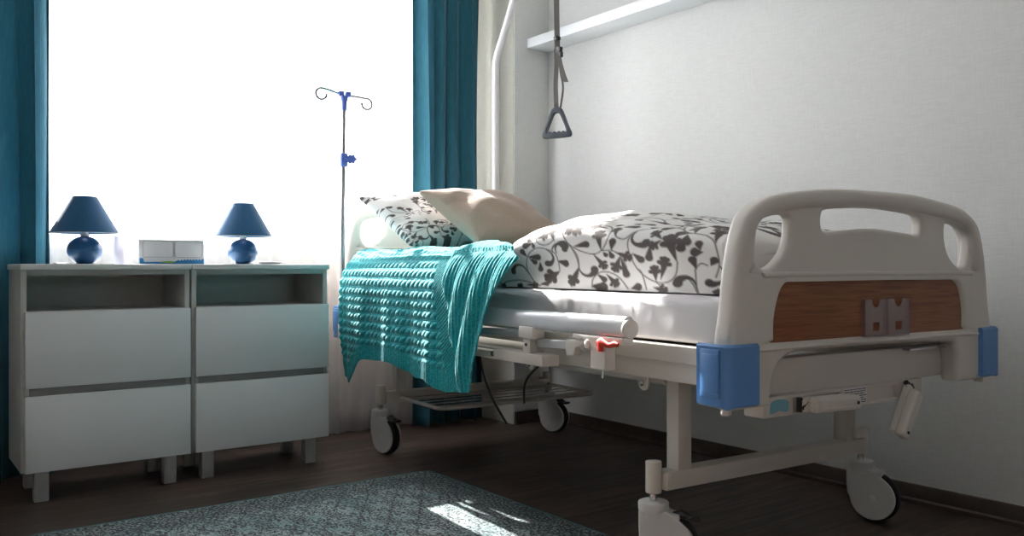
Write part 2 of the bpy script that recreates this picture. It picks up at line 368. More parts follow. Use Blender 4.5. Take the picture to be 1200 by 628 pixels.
def XZ(y=0.0): return Matrix(((1, 0, 0, 0), (0, 0, -1, y), (0, 1, 0, 0), (0, 0, 0, 1)))      # plate (x,y) -> (x, z), thickness on y
def YZ(x=0.0): return Matrix(((0, 0, 1, x), (1, 0, 0, 0), (0, 1, 0, 0), (0, 0, 0, 1)))       # plate (x,y) -> (y, z), thickness on x

def grid_mesh(name, P, m, parent=None, attr=None, closed_u=False, ang=None, thick=0.0):
    """P: (ni, nj, 3) array"""
    ni, nj = P.shape[:2]
    idx = np.arange(ni * nj).reshape(ni, nj)
    iu = np.arange(ni if closed_u else ni - 1)
    a = idx[iu][:, :-1]; b = idx[(iu + 1) % ni][:, :-1]; c = idx[(iu + 1) % ni][:, 1:]; d = idx[iu][:, 1:]
    F = np.stack([a, b, c, d], -1).reshape(-1, 4)
    me = bpy.data.meshes.new(name)
    me.vertices.add(ni * nj); me.vertices.foreach_set('co', P.reshape(-1).astype(np.float32))
    me.loops.add(F.size); me.loops.foreach_set('vertex_index', F.reshape(-1).astype(np.int32))
    me.polygons.add(len(F)); me.polygons.foreach_set('loop_start', np.arange(0, F.size, 4, dtype=np.int32))
    me.update(calc_edges=True)
    if attr is not None:
        at = me.attributes.new('ink', 'FLOAT', 'POINT'); at.data.foreach_set('value', attr.reshape(-1).astype(np.float32))
    o = link(name, me, m, parent, True, ang)
    if thick:
        md = o.modifiers.new('thickness', 'SOLIDIFY'); md.thickness = thick; md.offset = 0
    return o

def noise1(x, seed=0, f=1.0):
    r = np.random.default_rng(seed); s = 0
    for k in range(5): s = s + np.sin(x * f * (1 + k * 0.83) * 2 * PI + r.uniform(0, 6.28)) * r.uniform(0.4, 1) / (1 + k * .5)
    return s / 2.2
def noise2(x, y, seed=0, f=1.0):
    r = np.random.default_rng(seed); s = 0
    for k in range(8):
        a = r.uniform(0, 6.28); q = f * r.uniform(0.6, 1.8)
        s = s + np.sin((x * math.cos(a) + y * math.sin(a)) * q * 2 * PI + r.uniform(0, 6.28))
    return s / 4

# ------------------------------------------------------------------ the vine print, as ink over (along, up) cloth coordinates in metres
def _A(p): return (690 + p[0] * .183, 230 + p[1] * .183)
def _B(p): return (580 + p[0] * .1673, 240 + p[1] * .1673)
LINES = []; DROPS = []; OAKS = []; CURLS = []
def _add(f, k, lines, drops, oaks, curls):
    for l in lines: LINES.append([f(p) for p in l])
    for a, b, r in drops: DROPS.append((f(a), f(b), r * k))
    for a, b, r in oaks: OAKS.append((f(a), f(b), r * k))
    for a, b, r in curls: CURLS.append((f(a), f(b), r * k))
_add(_A, .183,
 [[(70,150),(50,210),(80,290),(140,340),(230,370),(290,350),(330,290),(335,220),(300,180),(250,170)], [(90,300),(120,370),(130,450),(110,540),(80,570)],
  [(370,200),(370,240),(390,275),(440,285),(480,240),(540,195),(640,185),(720,200),(790,245),(850,265),(930,280)],
  [(490,240),(460,290),(460,370),(490,450),(540,500),(610,530),(680,530),(730,490),(755,420)], [(500,460),(520,480),(545,570)],
  [(210,570),(215,520),(260,480),(320,480),(380,510),(430,570)], [(610,530),(650,560)], [(720,130),(720,170),(760,230),(830,265)],
  [(860,460),(860,540),(875,590)], [(800,500),(840,540),(870,590)], [(290,350),(350,350),(400,380),(430,450)], [(385,190),(450,150)],
  [(860,460),(900,430),(940,440)], [(600,120),(560,130),(540,185)], [(930,280),(1000,330),(1015,430),(985,500)], [(1000,330),(1010,270)]],
 [((960,440),(985,415),20), ((1000,150),(985,190),22), ((960,570),(985,575),20), ((120,320),(200,310),20), ((0,410),(50,425),22), ((350,350),(365,300),20), ((370,160),(340,160),17), ((390,195),(450,185),20), ((300,360),(312,375),14), ((335,350),(348,382),16),
  ((400,390),(425,490),19), ((480,370),(525,405),20), ((600,320),(578,395),20), ((540,190),(540,165),22), ((685,195),(645,215),18), ((820,260),(755,255),22), ((810,270),(825,315),20),
  ((810,275),(785,345),23), ((720,140),(785,150),20), ((905,360),(900,330),18), ((920,370),(875,370),24), ((870,460),(850,410),20), ((240,490),(285,522),17), ((450,570),(490,560),22),
  ((415,120),(480,105),16), ((560,120),(610,115),18), ((260,90),(220,92),18), ((440,140),(420,125),16), ((930,230),(945,215),14), ((800,150),(840,143),10), ((205,560),(270,570),33)],
 [((1005,330),(985,255),28), ((290,350),(280,265),32), ((300,200),(240,190),26), ((200,180),(150,220),30), ((70,185),(90,220),22), ((380,270),(365,225),24), ((235,370),(282,430),26), ((370,360),(435,385),27),
  ((400,385),(370,440),30), ((130,460),(95,520),34), ((665,295),(620,262),24), ((660,300),(622,325),24), ((752,420),(722,320),42), ((610,525),(605,475),28), ((640,515),(668,430),30),
  ((855,265),(828,210),30), ((870,180),(905,165),34), ((300,490),(345,535),26), ((590,560),(640,570),25)],
 [((1012,440),(965,515),32), ((0,360),(45,320),38), ((130,450),(205,468),37), ((490,240),(545,302),37), ((860,560),(775,532),40), ((690,190),(648,150),27)])
_add(_B, .1673,
 [[(600,130),(540,180),(520,220),(540,260),(590,275),(640,250),(660,200)], [(420,180),(500,182),(600,130)], [(440,480),(430,420),(450,350),(500,300),(560,295),(640,330),(660,390),(662,450)],
  [(440,470),(480,540),(520,565)], [(715,100),(715,200),(760,280),(800,350),(803,450)], [(80,430),(120,460),(200,470),(270,440),(315,380),(325,260)], [(150,470),(200,540),(240,570)],
  [(240,570),(280,540),(380,530),(500,555)], [(85,460),(110,520),(110,590)], [(440,350),(430,320)]],
 [((440,355),(415,318),21), ((450,358),(520,360),23), ((460,370),(495,395),19), ((530,395),(530,445),19), ((660,395),(715,408),22), ((350,240),(350,262),19), ((385,250),(378,215),19),
  ((490,242),(465,235),15), ((495,255),(440,275),24), ((490,250),(500,278),15), ((170,500),(160,515),14), ((180,500),(218,510),14), ((325,250),(298,290),24), ((350,560),(370,570),24),
  ((520,555),(570,548),18), ((60,470),(72,510),24), ((230,570),(250,575),20)],
 [((662,460),(610,492),46), ((803,430),(760,512),36), ((175,465),(160,400),33), ((200,462),(225,362),34), ((520,225),(575,215),26), ((655,250),(632,190),30), ((720,150),(750,180),26), ((420,560),(475,562),24)],
 [((430,465),(345,458),34), ((625,332),(700,303),37), ((590,310),(590,385),36)])
# photo-scale units -> cloth metres on the duvet's near face (near-linear along the bed)
_cx = np.polyfit([590, 640, 720, 850, 930], [0.971, 0.701, 0.34, -0.11, -0.34], 2)
def _m(p): return (np.polyval(_cx, p[0]) * 0.62, (337 - p[1]) / 372.0 + 0.0)
TS = 1 / 372.0
LINES = [smooth_loop([_m(p) for p in l], 5, False) for l in LINES]
DROPS = [(_m(a), _m(b), r * TS) for a, b, r in DROPS]; OAKS = [(_m(a), _m(b), r * TS) for a, b, r in OAKS]; CURLS = [(_m(a), _m(b), r * TS) for a, b, r in CURLS]
def _seg(X, Y, a, b, ra, rb):
    dx, dy = b[0] - a[0], b[1] - a[1]; q = dx * dx + dy * dy + 1e-12
    t = np.clip(((X - a[0]) * dx + (Y - a[1]) * dy) / q, 0, 1)
    return np.hypot(X - a[0] - t * dx, Y - a[1] - t * dy) - (ra + (rb - ra) * t)
def ink(al, up, soft=0.0016):
    """al, up arrays in metres; the traced repeat measures 0.86 x 0.26 m in squeezed units"""
    X = np.asarray(al, float) * 0.62; Y = np.asarray(up, float)
    TW, TH = 0.725, 0.262
    row = np.floor(Y / TH); Y = Y - row * TH
    X = X + np.where(row % 2 != 0, 0.31, 0.0)
    X = np.mod(X + 0.140, TW) - 0.140
    shp = X.shape; X = X.ravel(); Y = Y.ravel(); D = np.full(X.size, 1.0)
    def app(pts, pad, fn):
        x0 = min(p[0] for p in pts) - pad; x1 = max(p[0] for p in pts) + pad; y0 = min(p[1] for p in pts) - pad; y1 = max(p[1] for p in pts) + pad
        k = np.nonzero((X > x0) & (X < x1) & (Y > y0) & (Y < y1))[0]
        if k.size: D[k] = np.minimum(D[k], fn(X[k], Y[k]))
    for l in LINES:
        for i in range(len(l) - 1): app([l[i], l[i + 1]], .006, lambda x, y, a=l[i], b=l[i + 1]: _seg(x, y, a, b, .0016, .0016))
    for a, b, r in DROPS:
        r *= 1.04; app([a, b], r * 1.6, lambda x, y: _seg(x, y, a, b, .001, r))
    for a, b, r in OAKS:
        r *= 1.18; v = np.array(b) - np.array(a); ln = np.hypot(*v) + 1e-9; v /= ln; n_ = np.array((-v[1], v[0])); b = np.array(b); a = np.array(a)
        tip = b + v * r * .85
        lobes = [(b + v * r * .1 + n_ * r * .72, r * .34), (b + v * r * .1 - n_ * r * .72, r * .34), (b + v * r * .75 + n_ * r * .42, r * .32), (b + v * r * .75 - n_ * r * .42, r * .32), (tip, r * .36)]
        def f(x, y):
            d = _seg(x, y, a, b, .001, r * .52)
            for c, q in lobes: d = np.minimum(d, _seg(x, y, b - v * r * .3, c, r * .2, q))
            return d
        app([tuple(a), tuple(b)], r * 2.2, f)
    for a, b, r in CURLS:
        r *= 1.12; a = np.array(a); b = np.array(b); v = a - b; ln = np.hypot(*v); ang = math.atan2(v[1], v[0]); sg = -1 if (a[0] > b[0]) == (a[1] > b[1]) else 1
        pts = [(b[0] + math.cos(ang + sg * t) * (r * .55 + (ln - r * .55) * max(0, 1 - t / 2.2) ** 1.3), b[1] + math.sin(ang + sg * t) * (r * .55 + (ln - r * .55) * max(0, 1 - t / 2.2) ** 1.3)) for t in np.linspace(0, 3.6, 12)]
        rd = np.interp(np.linspace(0, 3.6, 12), [0, 1.2, 2.4, 3.6], [.0016, r * .22, r * .42, r * .55])
        for i in range(11): app([pts[i], pts[i + 1]], r, lambda x, y, i=i: _seg(x, y, pts[i], pts[i + 1], rd[i], rd[i + 1]))
    return np.clip(0.5 - D / (2 * soft), 0, 1).reshape(shp)

# ================================================================== THE ROOM
XL_, XR_, YB, YW, ZC = -1.25, 2.846, -1.0, 3.84, 2.62
WX0, WX1, WZ0, WZ1, WT = 0.20, 2.36, 0.925, 2.42, 0.24
def struct(o, label=None): tag(o, label, None, None, 'structure'); return o
struct(MB().box((XL_ - .1, YB - .1, -0.1), (XR_ + .1, YW + WT, 0)).build('floor', M['floor'], None, False))
struct(MB().box((XL_ - .1, YB - .1, ZC), (XR_ + .1, YW + WT, ZC + .1)).build('ceiling', M['ceil'], None, False))
struct(MB().box((XR_, YB - .1, 0), (XR_ + .1, YW + WT, ZC)).build('wall_right', M['wall'], None, False))
struct(MB().box((XL_ - .1, YB - .1, 0), (XL_, YW + WT, ZC)).build('wall_left', M['plain'], None, False))
struct(MB().box((XL_, YB - .1, 0), (XR_, YB, ZC)).build('wall_rear', M['plain'], None, False))
b = MB(); b.box((XL_, YW, 0), (WX0, YW + WT, ZC)).box((WX1, YW, 0), (XR_, YW + WT, ZC)).box((WX0, YW, 0), (WX1, YW + WT, WZ0)).box((WX0, YW, WZ1), (WX1, YW + WT, ZC))
struct(b.build('wall_window', M['jamb'], None, False))
CX, CY = 2.622, 3.492
struct(MB().box((CX, CY, 0), (XR_, YW, ZC)).build('wall_corner', M['wall'], None, False))
struct(MB().box((CX - .004, CY + .006, 0), (CX, YW, ZC)).build('wall_reveal', M['jamb'], None, False))
def skirting(name, pts):
    """profile swept along floor line pts; body grows to the left of travel"""
    prof = [(0, 0), (.022, 0), (.022, .012), (.016, .018), (.014, .05), (.009, .060), (0, .062)]
    bm = bmesh.new(); rings = []
    for i, p in enumerate(pts):
        p = Vector(p); d1 = (Vector(pts[i]) - Vector(pts[i - 1])).normalized() if i else (Vector(pts[1]) - Vector(pts[0])).normalized()
        d2 = (Vector(pts[i + 1]) - Vector(pts[i])).normalized() if i < len(pts) - 1 else d1
        n1 = Vector((-d1.y, d1.x)); n2 = Vector((-d2.y, d2.x)); n_ = (n1 + n2); n_ = n_ / (n_.dot(n1))
        rings.append([bm.verts.new((p.x + n_.x * a, p.y + n_.y * a, z)) for a, z in prof])
    for A, B in zip(rings, rings[1:]):
        for k in range(len(prof) - 1): bm.faces.new((A[k], A[k + 1], B[k + 1], B[k]))
    bm.faces.new(rings[0]); bm.faces.new(rings[-1][::-1]); bmesh.ops.recalc_face_normals(bm, faces=bm.faces)
    me = bpy.data.meshes.new(name); bm.to_mesh(me); bm.free(); return struct(link(name, me, M['skirting'], None, True, 30))
skirting('baseboard_right', [(XR_ , YB + .001), (XR_, CY - .0225)])
skirting('baseboard_corner', [(XR_ - .0005, CY), (CX - .0005, CY)])
skirting('baseboard_window', [(CX - .03, YW), (XL_ + .03, YW)])
# window
fr = empty('window_1', ((WX0 + WX1) / 2, YW + .15, WZ0)); struct(fr)
fr_m = MB(); x0, x1 = WX0, WX1; yy0, yy1 = YW + .13, YW + .20
for lo, hi in (((x0, yy0, WZ0), (x0 + .07, yy1, WZ1)), ((x1 - .07, yy0, WZ0), (x1, yy1, WZ1)), ((x0 + .07, yy0, WZ0), (x1 - .07, yy1, WZ0 + .05)), ((x0 + .07, yy0, WZ1 - .07), (x1 - .07, yy1, WZ1))): fr_m.box(lo, hi, .006)
def place_child(o, par):
    o.parent = par; o.matrix_parent_inverse = Matrix.Translation(-Vector(par.location)); return o
place_child(fr_m.build('window_frame', M['frame']), fr)
place_child(MB().box((x0 + .06, YW + .163, WZ0 + .04), (x1 - .06, YW + .167, WZ1 - .06)).build('window_pane', M['glass'], None, False), fr)
place_child(MB().box((WX0 - .04, YW - .035, WZ0 - .022), (WX1 + .02, YW + .13, WZ0 + .004), .006).build('window_sill', M['frame']), fr)

# ================================================================== CURTAINS
def drape(name, x0, x1, y, zt, zb, m, folds, amp, seed, thick=0.0, taper=0.0, nx=260, nz=60, fine=0.0):
    s = np.linspace(0, 1, nx)[:, None]; t = np.linspace(0, 1, nz)[None, :]
    r = np.random.default_rng(seed); ph = r.uniform(0, 6)
    wob = 0.35 * np.sin(2 * PI * s * 1.7 + ph) + .2 * np.sin(2 * PI * s * 4.1 + ph * 2)
    arg = 2 * PI * folds * (s + 0.05 * wob + 0.012 * np.sin(t * 5 + s * 9))
    xc = (x0 + x1) / 2; W_ = (x1 - x0) * (1 - taper * np.sin(np.clip(t, 0, 1) * PI * .8))
    X = xc + (s - .5) * W_ + amp * 0.55 * np.sin(2 * arg) * 0.5 + 0 * t
    Y = y + amp * (np.sin(arg) + .25 * np.sin(arg * 2.3 + 1)) * (0.75 + 0.35 * t) + fine * np.sin(arg * 5 + t * 3)
    Z = zt + (zb - zt) * t + 0 * s
    return grid_mesh(name, np.stack([X, Y, Z], -1), m, None, thick=thick)
tag(drape('sheer_curtain', 0.10, 2.45, 3.755, 2.55, 0.012, M['sheer'], 19, 0.014, 3, nx=700, nz=50),
    'sheer white floor-length voile curtain glowing across the whole window', 'sheer curtain')
tag(drape('teal_curtain', 2.135, 2.545, 3.672, 2.55, 0.015, M['curtain'], 4.5, 0.034, 8, thick=.003, taper=0.03, fine=.0005),
    'teal curtain hanging in folds at the right edge of the window, behind the bed head', 'curtain')
tag(drape('teal_curtain', 0.02, 0.565, 3.672, 2.55, 0.015, M['curtain'], 5.5, 0.034, 12, thick=.003, taper=0.02, fine=.0005),
    'dark teal curtain at the far left, beside the left cabinet', 'curtain')

# ================================================================== WALL SHELF
sh = empty('wall_shelf', (XR_, 2.4, 1.90))
SB = 1.915
b = MB(); b.box((2.700, 1.30, SB), (XR_ - .001, CY - .004, SB + .048), .0025)
o = b.build('shelf_board', M['shelf']); place_child(o, sh)
tag(sh, 'long white wall shelf fixed high on the right wall above the bed', 'shelf')

# ================================================================== CABINETS
def cabinet(x0, x1, label):
    yf, yb = 3.286, 3.59; c = empty('cabinet', ((x0 + x1) / 2, (yf + yb) / 2, 0)); tag(c, label, 'cabinet', 'white cabinets in front of the window')
    k = []
    t = .018; b = MB()
    b.box((x0, yf, .107), (x0 + t, yb, .788), .001); b.box((x1 - t, yf, .107), (x1, yb, .788), .001)
    b.box((x0 + t, yf, .107), (x1 - t, yb, .125)); b.box((x0 + t, yf, .630), (x1 - t, yb, .648)); b.box((x0 + t, yf + .004, .770), (x1 - t, yb, .788))
    b.box((x0 + t, yb - .012, .125), (x1 - t, yb, .770)); k.append(b.build('carcass', M['cab_body']))
    k.append(MB().box((x0 - .004, yf - .022, .788), (x1 + .002, yb + .01, .808), .003).build('top', M['cab_top']))
    k.append(MB().box((x0 + .010, yf - .001, .360), (x1 - .001, yf + .012, .396), .001).build('drawer_channel', M['rail']))
    for xa in (x0 + .008, x1 - .017): k.append(MB().box((xa, yf - .004, .362), (xa + .016, yf - .0005, .394), .001).build('channel_cap', M['alu']))
    for z0, z1 in ((.107, .362), (.390, .646)):
        k.append(MB().box((x0 + .011, yf - .020, z0), (x1 - .001, yf - .002, z1), .0015).build('drawer', M['cab']))
    for lx in (x0 + .042, x1 - .088):
        for ly in (yf + .012, yb - .06):
            l = MB().box((lx, ly, 0), (lx + .045, ly + .045, .107), .003)
            for q in range(5): l.box((lx + .004 + q * .009, ly - .0012, .004), (lx + .006 + q * .009, ly + .001, .104))
            k.append(l.build('leg', M['alu']))
    for o in k: place_child(o, c)
    return c
cabinet(.407, .957, 'white two-drawer cabinet, left of the pair, next to the far-left teal curtain')
cabinet(.964, 1.507, 'white two-drawer cabinet on metal legs, right of the pair and nearest the bed')

# ================================================================== LAMPS
def lamp(x, y, label, turn):
    c = empty('table_lamp', (x, y, .808), turn); tag(c, label, 'lamp', 'blue ball-base table lamps')
    b = MB(); prof = [(.030, 0), (.034, .002)]
    for k in range(4, 40): a = -PI / 2 + PI * k / 42; prof.append((.0585 * math.cos(a) * 1.0, .050 + .052 * math.sin(a)))
    prof = [p for p in prof if p[1] >= 0]
    prof2 = []
    for p in prof:
        prof2.append(p)
        if abs(p[1] - .050) < .003: prof2.append((p[0] - .0012, p[1] + .001)); prof2.append((p[0], p[1] + .0022))
    prof2 += [(.013, .1025), (.012, .106)]
    b.lathe(prof2, seg=56).build('lamp_base', M['navy_gloss'], c)
    MB().lathe([(.010, .100), (.016, .103), (.016, .108), (.012, .110), (.012, .150), (.006, .152)]).build('socket', M['neck'], c)
    # shade: hollow cone with a rolled rim
    s_ = MB(); pr = [(.1135, .1125), (.1150, .1140), (.1125, .1180), (.0420, .2440), (.0405, .2455), (.0390, .2430), (.1100, .1170), (.1120, .1125)]
    bm = s_.bm; seg = 64; rings = [[bm.verts.new((r_ * math.cos(2 * PI * k / seg), r_ * math.sin(2 * PI * k / seg), z)) for k in range(seg)] for r_, z in pr]
    for i in range(len(rings)):
        A, B = rings[i], rings[(i + 1) % len(rings)]
        for k in range(seg): bm.faces.new((A[k], A[(k + 1) % seg], B[(k + 1) % seg], B[k]))
    s_.build('lamp_shade', M['navy'], c, ang=50)
    r_ = MB(); r_.tube([(.1135 * math.cos(a), .1135 * math.sin(a), .1120) for a in np.linspace(0, 2 * PI, 60)[:-1]], .0016, 6, True)
    r_.build('shade_trim', M['neck'], c)
    s2 = MB()
    for a in (0, 2.09, 4.19): s2.tube([(.010 * math.cos(a), .010 * math.sin(a), .150), (.0395 * math.cos(a), .0395 * math.sin(a), .240)], .0011, 6)
    s2.build('shade_holder', M['steel'], c)
    return c
l1 = lamp(.630, 3.44, 'blue table lamp on the left cabinet, in front of the frosted jar', 0)
MB().tube([(-.045, -.01, .004), (-.065, -.03, .0025), (-.085, -.02, .0025), (-.095, .03, .0025), (-.09, .08, .0025)], .002, 8).build('power_cord', M['cord'], l1)
lamp(1.212, 3.44, 'blue table lamp on the right cabinet, beside the small white dish', 0.6)
# ------------------------------------------------ things on the cabinets
bx = empty('card_box', (.915, 3.37, .808), R(-1)); tag(bx, 'shallow white box with a blue lower band, standing between the lamps', 'box')
MB().box((-.117, -.012, 0), (.117, .018, .092), .003).build('box_body', M['box'], bx)
b = MB()
for xa, xb in ((-.104, .004), (.010, .110)):
    lp = rrect(xa, .026, xb, .086, .008); b.tube([(x_, -.0125, z_) for x_, z_ in lp], .0012, 6, True)
b.box((.006, -.0135, .018), (.008, -.011, .091)); b.build('moulding', M['boxline'], bx)
jag = [(-.116, .001), (.116, .001), (.116, .020)]
xs = np.linspace(.110, .022, 17)
for i, x_ in enumerate(xs): jag.append((x_, .020 - (0.006 if i % 2 else 0) - .004 * max(0, (0.05 - x_)) / .03))
jag += [(.010, .010), (-.100, .008), (-.104, .022), (-.116, .022)]
MB().plate([jag], .002, 0.0, XZ(-.0132), False).build('blue_band', M['band'], bx, False)
MB().plate([[(-.045, .006), (.0, .004), (.012, .010), (-.01, .011), (-.04, .010)]], .001, 0.0, XZ(-.0148), False).build('green_mark', M['green'], bx, False)

jr = empty('glass_jar', (.778, 3.53, .808)); tag(jr, 'frosted glass jar holding pink wax, behind the left lamp', 'jar')
MB().lathe([(.026, 0), (.031, .002), (.033, .008), (.033, .100), (.032, .106), (.029, .106), (.029, .010), (.002, .008)], seg=40).build('jar_glass', M['jar'], jr)
MB().lathe([(.004, .009), (.0282, .010), (.0282, .050), (.004, .050)], seg=32).build('wax', M['wax'], jr)
tag(MB().lathe([(.03, 0), (.035, .001), (.058, .007), (.064, .010), (.062, .0115), (.034, .004), (.001, .003)], seg=44).build('dish', M['dish']),
    'small flat white dish on the right cabinet beside the lamp', 'dish').location = (1.335, 3.47, .808)

# ================================================================== RUG
RX, RY = 0.745, 2.290
b = MB(); b.box((-1.0, -.585, 0), (1.0, .585, .010), .004)
rug = b.build('rug', M['rug']); rug.location = (RX, RY, .0005)
tag(rug, 'faded teal and charcoal patterned rug with a sunlit stripe on the floor', 'rug')

# ================================================================== HOSPITAL BED
BX, BY, BR = 1.649, 1.588, R(-3.8)
bed = empty('hospital_bed', (BX, BY, 0), BR)
tag(bed, 'beige adjustable hospital bed with blue corner bumpers and white casters', 'bed')
def onbed(o): o.location = (BX, BY, 0); o.rotation_euler = (0, 0, BR); return o

def end_board(name, V, dz, face):
    """moulded end board; face=-1 looks to the foot end, +1 to the window"""
    c0 = .438
    outer = [(-.100, .50), (-.100, .560), (-.097, .640), (-.086, .700), (-.076, .780), (-.063, .847), (-.044, .901), (-.020, .930), (.018, .952), (.067, .967), (.195, .984), (.321, .992)]
    outer = outer + [(2 * c0 - x, z) for x, z in outer[::-1]]
    arch = [(.805, .50), (.803, .545), (.790, .578), (.752, .592), (.440, .600), (.150, .598), (.085, .588), (.052, .560), (.036, .50)]
    out = smooth_loop(outer, 4, False)
    out = [(x, z + dz if z > .6 else z + dz * max(0, (z - .5) / .1)) for x, z in out]
    arch = smooth_loop(arch, 3, False)
    lo_l = [(.036, .478), (-.092, .478)] ; lo_r = [(.968, .478), (.840 - .033, .478)]
    loop = out + lo_r + arch + lo_l
    def up(l): return [(x, z + dz) for x, z in l]
    opening = smooth_loop([(-.012, .800), (-.012, .860), (.0, .895), (.035, .917), (.12, .932), (.230, .943), (.44, .950), (.64, .943), (.755, .932), (.840, .917), (.875, .895), (.888, .860), (.888, .800), (.870, .783), (.44, .783), (.006, .783)], 4)
    woodh = smooth_loop([(.049, .632), (.050, .680), (.062, .722), (.078, .750), (.108, .764), (.2, .766), (.68, .766), (.768, .764), (.802, .750), (.820, .722), (.830, .680), (.831, .632), (.822, .625), (.62, .625), (.25, .625), (.058, .625)], 4)
    b = MB(); b.plate([loop, up(opening), up(woodh)], .062, .018, XZ(V))
    lh = smooth_loop([(-.009, .850), (-.004, .886), (.022, .908), (.075, .920), (.112, .918), (.118, .885), (.105, .842), (.078, .814), (.045, .797), (.018, .796), (.0, .813)], 4)
    rh = smooth_loop([(2 * c0 - x, z) for x, z in [(-.009, .850), (-.004, .886), (.022, .908), (.075, .920), (.112, .918), (.118, .885), (.105, .842), (.078, .814), (.045, .797), (.018, .796), (.0, .813)]], 4)
    hh = smooth_loop([(.232, .925), (.230, .900), (.245, .884), (.30, .888), (.438, .897), (.576, .888), (.631, .884), (.646, .900), (.644, .925), (.625, .938), (.53, .946), (.438, .950), (.34, .946), (.25, .938)], 4)
    ro = smooth_loop([(-.024, .795), (-.026, .860), (-.010, .905), (.030, .928), (.12, .944), (.230, .955), (.44, .963), (.64, .955), (.755, .944), (.846, .928), (.886, .905), (.902, .860), (.900, .795), (.87, .770), (.44, .770), (.006, .770)], 4)
    b.plate([up(ro), up(lh), up(hh), up(rh)], .036, .012, XZ(V))
    # mould ridges across the board, above and below the wood
    for s_ in (1, -1):
        b.tube([(x, V + s_ * .0295, z + dz) for x, z in smooth_loop([(.010, .779), (.05, .781), (.44, .782), (.83, .781), (.866, .779)], 6, False)], .0065, 10, flat=.8)
        b.tube([(x, V + s_ * .0295, z + dz) for x, z in smooth_loop([(-.085, .606), (.05, .610), (.44, .611), (.83, .610), (.96, .606)], 6, False)], .0045, 10)
    fb = b.build(name, M['beige'], bed, ang=50)
    b = MB(); wl = smooth_loop([(.040, .632), (.041, .680), (.053, .726), (.070, .758), (.104, .774), (.2, .776), (.68, .776), (.772, .774), (.810, .758), (.829, .726), (.839, .680), (.840, .632), (.830, .616), (.62, .616), (.25, .616), (.05, .616)], 4)
    b.plate([up(wl)], .040, .002, XZ(V)); b.build('wood_panel', M['wood'], fb)
    return fb
FV, HV = -.330, 1.925
foot = end_board('footboard', FV, 0, -1); head = end_board('headboard', HV, .100, 1)
# card holder on the foot board: two clear pockets
def pocket(x0, x1, z0, z1):
    n = [(x0, z0), (x1, z0), (x1, z1)]; cx = (x0 + x1) / 2; rr = .017
    n += [(cx + rr, z1)] + [(cx + rr * math.cos(a), z1 - .002 - rr * 1.1 * math.sin(a)) for a in np.linspace(0, PI, 12)] + [(cx - rr, z1), (x0, z1)]
    h = [(cx - .013, z0 + .012), (cx + .015, z0 + .012), (cx + .015, z0 + .034), (cx - .013, z0 + .034)]
    return n, h
b = MB(); V_ = FV - .026
for x0, x1 in ((.378, .468), (.474, .563)):
    n, h = pocket(x0, x1, .624, .716); b.plate([n, h], .0025, .0003, XZ(V_ - .006), False)
b.box((.376, V_ - .008, .624), (.379, V_ + .004, .716)).box((.468, V_ - .009, .624), (.474, V_ + .004, .716)).box((.562, V_ - .008, .624), (.565, V_ + .004, .716)).box((.376, V_ - .008, .621), (.565, V_ + .004, .625))
b.build('card_holder', M['clear'], foot, False)

# blue corner bumpers
def bumper(cx, V, face, sx, z0=.487, z1=.627):
    """wraps the corner of an end board; sx=-1 near side, +1 far side; face=-1 towards the foot"""
    b = MB(); bm = b.bm
    def arc(off):
        # L section with a rounded corner, drawn from the side flank to the face
        pts = []
        xo, yo = off, off
        fl = .098 ; fc = .098
        pts.append((0 - xo, fl)); pts.append((0 - xo, .030))
        for a in np.linspace(PI, 1.5 * PI, 7)[1:-1]: pts.append((.024 + (.024 + xo) * math.cos(a), .024 + (.024 + yo) * math.sin(a)))
        pts.append((.030, 0 - yo)); pts.append((fc, 0 - yo))
        return pts
    O = arc(0.0); I = arc(-.017)
    def put(p, z):
        x, y = p; return (cx + (x if sx < 0 else -x), V + (y if face < 0 else -y), z)
    zs = [z0, z0 + .004, z1 - .006, z1]
    ins = [.006, 0, 0, .006]
    rings = []
    for z, q in zip(zs, ins):
        A = arc(-q); rings.append([bm.verts.new(put(p, z - (.005 * math.exp(-((i - 3.5) / 2.5) ** 2) if z < .5 else 0))) for i, p in enumerate(A)])
    innr = [[bm.verts.new(put(p, z)) for p in I] for z in (z0 + .004, z1 - .003)]
    n_ = len(O)
    for A, B in zip(rings, rings[1:]):
        for k in range(n_ - 1): bm.faces.new((A[k], A[k + 1], B[k + 1], B[k]))
    for k in range(n_ - 1):
        bm.faces.new((innr[0][k], innr[1][k], innr[1][k + 1], innr[0][k + 1]))
        bm.faces.new((rings[0][k], innr[0][k], innr[0][k + 1], rings[0][k + 1])); bm.faces.new((rings[-1][k], rings[-1][k + 1], innr[1][k + 1], innr[1][k]))
    for k in (0, n_ - 1):
        bm.faces.new([r[k] for r in rings] + [innr[1][k], innr[0][k]])
    # raised rectangular steps on the flank
    xs_ = cx + (-.0 if sx < 0 else .0)
    for q, (e, h) in enumerate(((.006, .012), (.014, .022))):
        lo = (min(xs_, xs_ + sx * .0035 * (q + 1)), 0, z0 + h + .008); hi = (max(xs_, xs_ + sx * .0035 * (q + 1)), 0, z1 - h)
        ya, yb_ = .026, .090 - e
        if face < 0: y0_, y1_ = V + ya, V + yb_
        else: y0_, y1_ = V - yb_, V - ya
        b.box((lo[0] - .001, y0_, lo[2]), (hi[0] + .001, y1_, hi[2]), .003)
    o = b.build('bumper', M['blue'], bed, ang=40)
    k_ = MB(); k_.cyl((cx - sx * .040, V - face * .045, z0 - .022), (cx - sx * .040, V - face * .045, z0 + .01), .012, seg=18, bev=.003); k_.build('bumper_peg', M['beige'], o)
    return o
for cx, sx in ((-.122, -1), (.998, 1)):
    bumper(cx, FV - .045, -1, sx); bumper(cx, HV + .045, 1, sx)

